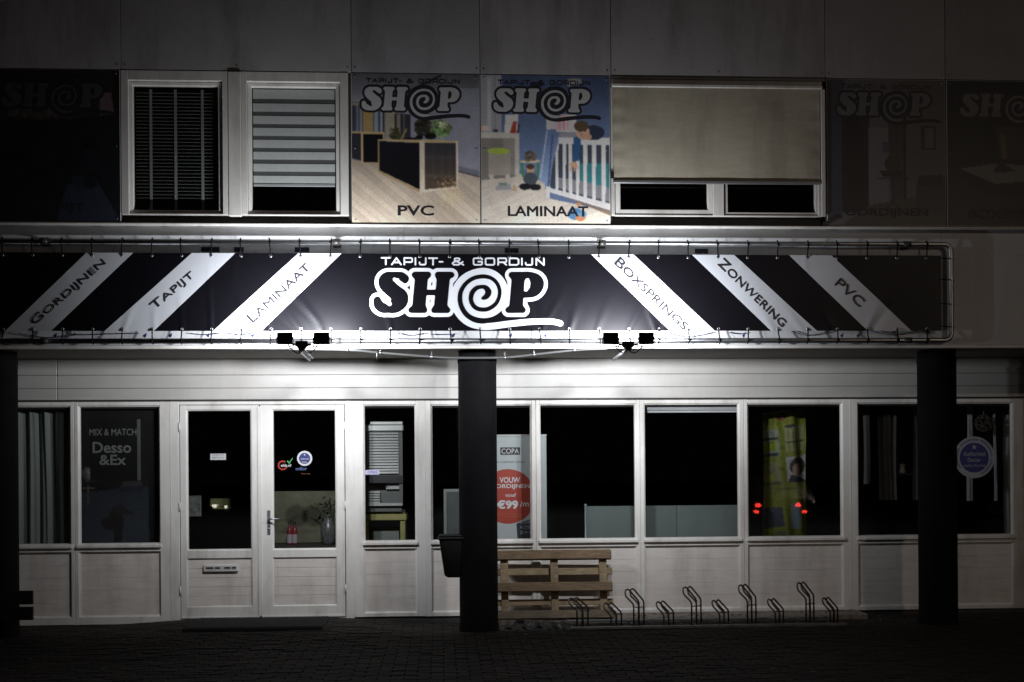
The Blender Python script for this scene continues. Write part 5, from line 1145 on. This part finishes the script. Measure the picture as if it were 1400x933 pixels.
for s_, px, py, ln, hh in (('zomer',1050,567,15,7),('shop',1090,563,16,7),('GORDIJNEN & ZONWERING',1069,668.5,46,3.5)): X_, Z_ = ig(px, py, yy); put_text('lettering', s_, X_, Z_, ln/121., hh/121., cv(X_,Z_)-.02, INKD, t, off=.0)
# pale curtains at the right
CG = 'pale curtain strips behind the rightmost window'
for i, (a, b_, zb, k, lab, mm) in enumerate(((1322,1332,685,60,'pale curtain strip just left of centre in the rightmost window, behind the round sticker',CUR2),(1358,1364.5,685,60,'narrow pale curtain strip right of the round sticker in the rightmost window',CUR2),(1371,1385,760,70,'full height pale curtain at the right edge of the rightmost window',CURT),(1181,1189,662,50,'dim curtain strip at the left side of the window left of the right pillar',CUR3),(1200,1226,684,44,'wider dim curtain left of the lit gap beside the right pillar',CUR3),(1247,1262,684,44,'dim curtain right next to the right pillar',CUR3))):
    x0, zt = ig(a, 560, .45); x1, z0 = ig(b_, zb, .45); wavy('curtain', x0, x1, .45, z0, 2.36, k, .02, mm, lab, 'curtain')
# distant small things seen through the window by the right pillar
x, z = ig(1236, 640, 3.0); t = empty('wall_shelf', (x, 3, z), 'small dim shelf with a lit object deep behind the window left of the right pillar', 'shelf')
q = MB(); q.box(x-.22, x+.22, 3, 3.2, z-.1, z-.07, .005); q.box(x-.02, x+.0, 3.05, 3.2, z-.07, z+.5); q.build('board', CDK, t); q = MB(); q.lathe([(.0001,-.07),(.05,-.07),(.03,.02),(.055,.05),(.0001,.06)], (x-.0,3.05,z), 14); q.build('vase', mat('pale_vase', (.5,.42,.3), .4), t)
x, z = ig(1345, 579, .3); q = MB()
for i in range(260):
    d = Vector((random.gauss(0,1),random.gauss(0,1),random.gauss(0,1))).normalized(); e = d.orthogonal().normalized(); f_ = d.cross(e); c = Vector((x,.3,z))+d*.092; s_ = .012
    q.add([c+e*s_, c+f_*s_, c-e*s_, c-f_*s_, c+d*.012], [(0,1,4),(1,2,4),(2,3,4),(3,0,4)])
t = empty('twig_ball', (x,.3,z), 'round dark twig ball hanging above the round sticker in the rightmost window', 'ornament'); q.build('ball', mat('twig_brown', (.09,.08,.065), .8, var=.4, scale=40), t, fix=False); q = MB(); q.tube([(x,.3,z+.09),(x,.3,2.36)], .0025, 5); q.build('string', INK_G, t)

# ================================================================== the street behind the photographer (seen only as reflections)
def parked_car(cx, cy, rz, body, tail_on, head_on, label):
    t = empty('parked_car', (cx, cy, 0), label, 'car'); t.rotation_euler = (0, 0, rz)
    # y forward; lofted sections (y, half width, z low, z belt, z roof, roof half width)
    secs = [(-2.1,.72,.45,.85,.86,.7),(-1.95,.8,.3,.95,1.0,.74),(-1.6,.84,.25,.98,1.32,.6),(-1.1,.86,.22,.98,1.44,.6),(0,.87,.22,.96,1.47,.61),(.7,.87,.22,.94,1.36,.6),(1.25,.85,.24,.92,.96,.7),(1.8,.8,.27,.82,.84,.66),(2.05,.7,.36,.68,.7,.58)]
    q = MB(); n = 10; R = []
    for y, hw, zl, zb2, zr, rw in secs:
        half = [(hw*.82,zl),(hw,zl+.12),(hw*1.01,(zl+zb2)/2),(hw*.98,zb2),(rw+.02,zr-.04),(rw*.8,zr)]
        R.append([(a, y, b2) for a, b2 in half]+[(-a, y, b2) for a, b2 in half[::-1]])
    m_ = len(R[0]); q.v = [p for r_ in R for p in r_]
    for i in range(len(R)-1):
        for k in range(m_): q.f.append([i*m_+k, i*m_+(k+1) % m_, (i+1)*m_+(k+1) % m_, (i+1)*m_+k]); q.m.append(1 if (k in (3,7) and 1 <= i <= 5) or (k in (4,5,6) and i in (1,5)) else 0); q.sm.append(True)
    q.f.append(list(range(m_))[::-1]); q.f.append([(len(R)-1)*m_+k for k in range(m_)]); q.m += [0,0]; q.sm += [False,False]
    def P2(b, nm, mm): b.v = [(v[0]+cx, v[1]+cy, v[2]) for v in b.v]; return b.build(nm, mm, t)
    P2(q, 'body', [mat('car_paint_'+body[0], body[1], .3, .2, coat=.6), BLACK])
    for x in (-.78, .78):
        for y in (-1.3, 1.3):
            b = MB(); s_ = 1 if x > 0 else -1
            b.v = []; w_ = MB(); prof = [(.0001,.02),(.2,.03),(.22,.0),(.3,.0),(.31,.03),(.31,.19),(.2,.2),(.0001,.2)]
            for r_, h in prof:
                for k in range(24): a_ = 2*math.pi*k/24; w_.v.append((x+s_*(.1-h), y+r_*math.cos(a_), .31+r_*math.sin(a_)))
            for i in range(len(prof)-1):
                for k in range(24): w_.f.append([i*24+k, i*24+(k+1) % 24, (i+1)*24+(k+1) % 24, (i+1)*24+k]); w_.m.append(0); w_.sm.append(True)
            P2(w_, 'wheel', TIE)
        s_ = 1 if x > 0 else -1
        for lx_, lz_ in ((.5, .70), (.46 if x > 0 else .36, .84)):  # upper lamp of each pair is added to double the red reflection
            b = MB(); b.box(s_*lx_-.055, s_*lx_+.055, -2.15, -1.98, lz_-.035, lz_+.035, .02); P2(b, 'tail_lamp', TAIL if tail_on else STR_)
        b = MB(); b.box(s_*.58-.09, s_*.58+.09, 1.98, 2.1, .56, .66, .02); P2(b, 'headlight', HEADL if head_on else ALU)
    return t
TAIL = emis('tail_lamp_red', (1,.05,.03), 14.0); HEADL = emis('headlight_glow', (1,.93,.8), 11.0)
parked_car(7.55, -14.4, math.radians(188), ('grey', (.06,.06,.07)), True, False, 'grey parked car with red tail lamps lit across the street behind the viewer')
t = empty('street_lamp', (9.5, -14.5, 0), 'street lamp across the street behind the viewer', 'street lamp')
q = MB(); q.tube([(9.5,-14.5,0),(9.5,-14.5,5.6),(9.45,-14.2,5.9),(9.3,-13.4,6.0)], [.07,.05,.04,.035], 10); q.build('pole', DMETAL, t)
q = MB(); q.box(9.1,9.4,-13.5,-12.9,5.96,6.06,.03); q.build('lamp_head', DMETAL, t); q = MB(); q.box(9.14,9.36,-13.46,-12.94,5.94,5.958); q.build('lamp_glass', emis('street_lamp_glow', (1,.8,.6), 6), t)
ld = bpy.data.lights.new('lamp_light', 'AREA'); ld.size = .4; ld.energy = STREET_W; ld.color = (1,.82,.66); lo = bpy.data.objects.new('lamp_light', ld); link(lo, t); lo.location = (-.25, 1.3, 5.92); lo.rotation_euler = (math.radians(20), 0, 0)

hx_ = at(293, 687, 25.6)[0]
parked_car(hx_+2.4, -24.2, math.radians(62), ('blue', (.03,.04,.07)), False, True, 'dark blue car with lit headlights further down the street behind the viewer')
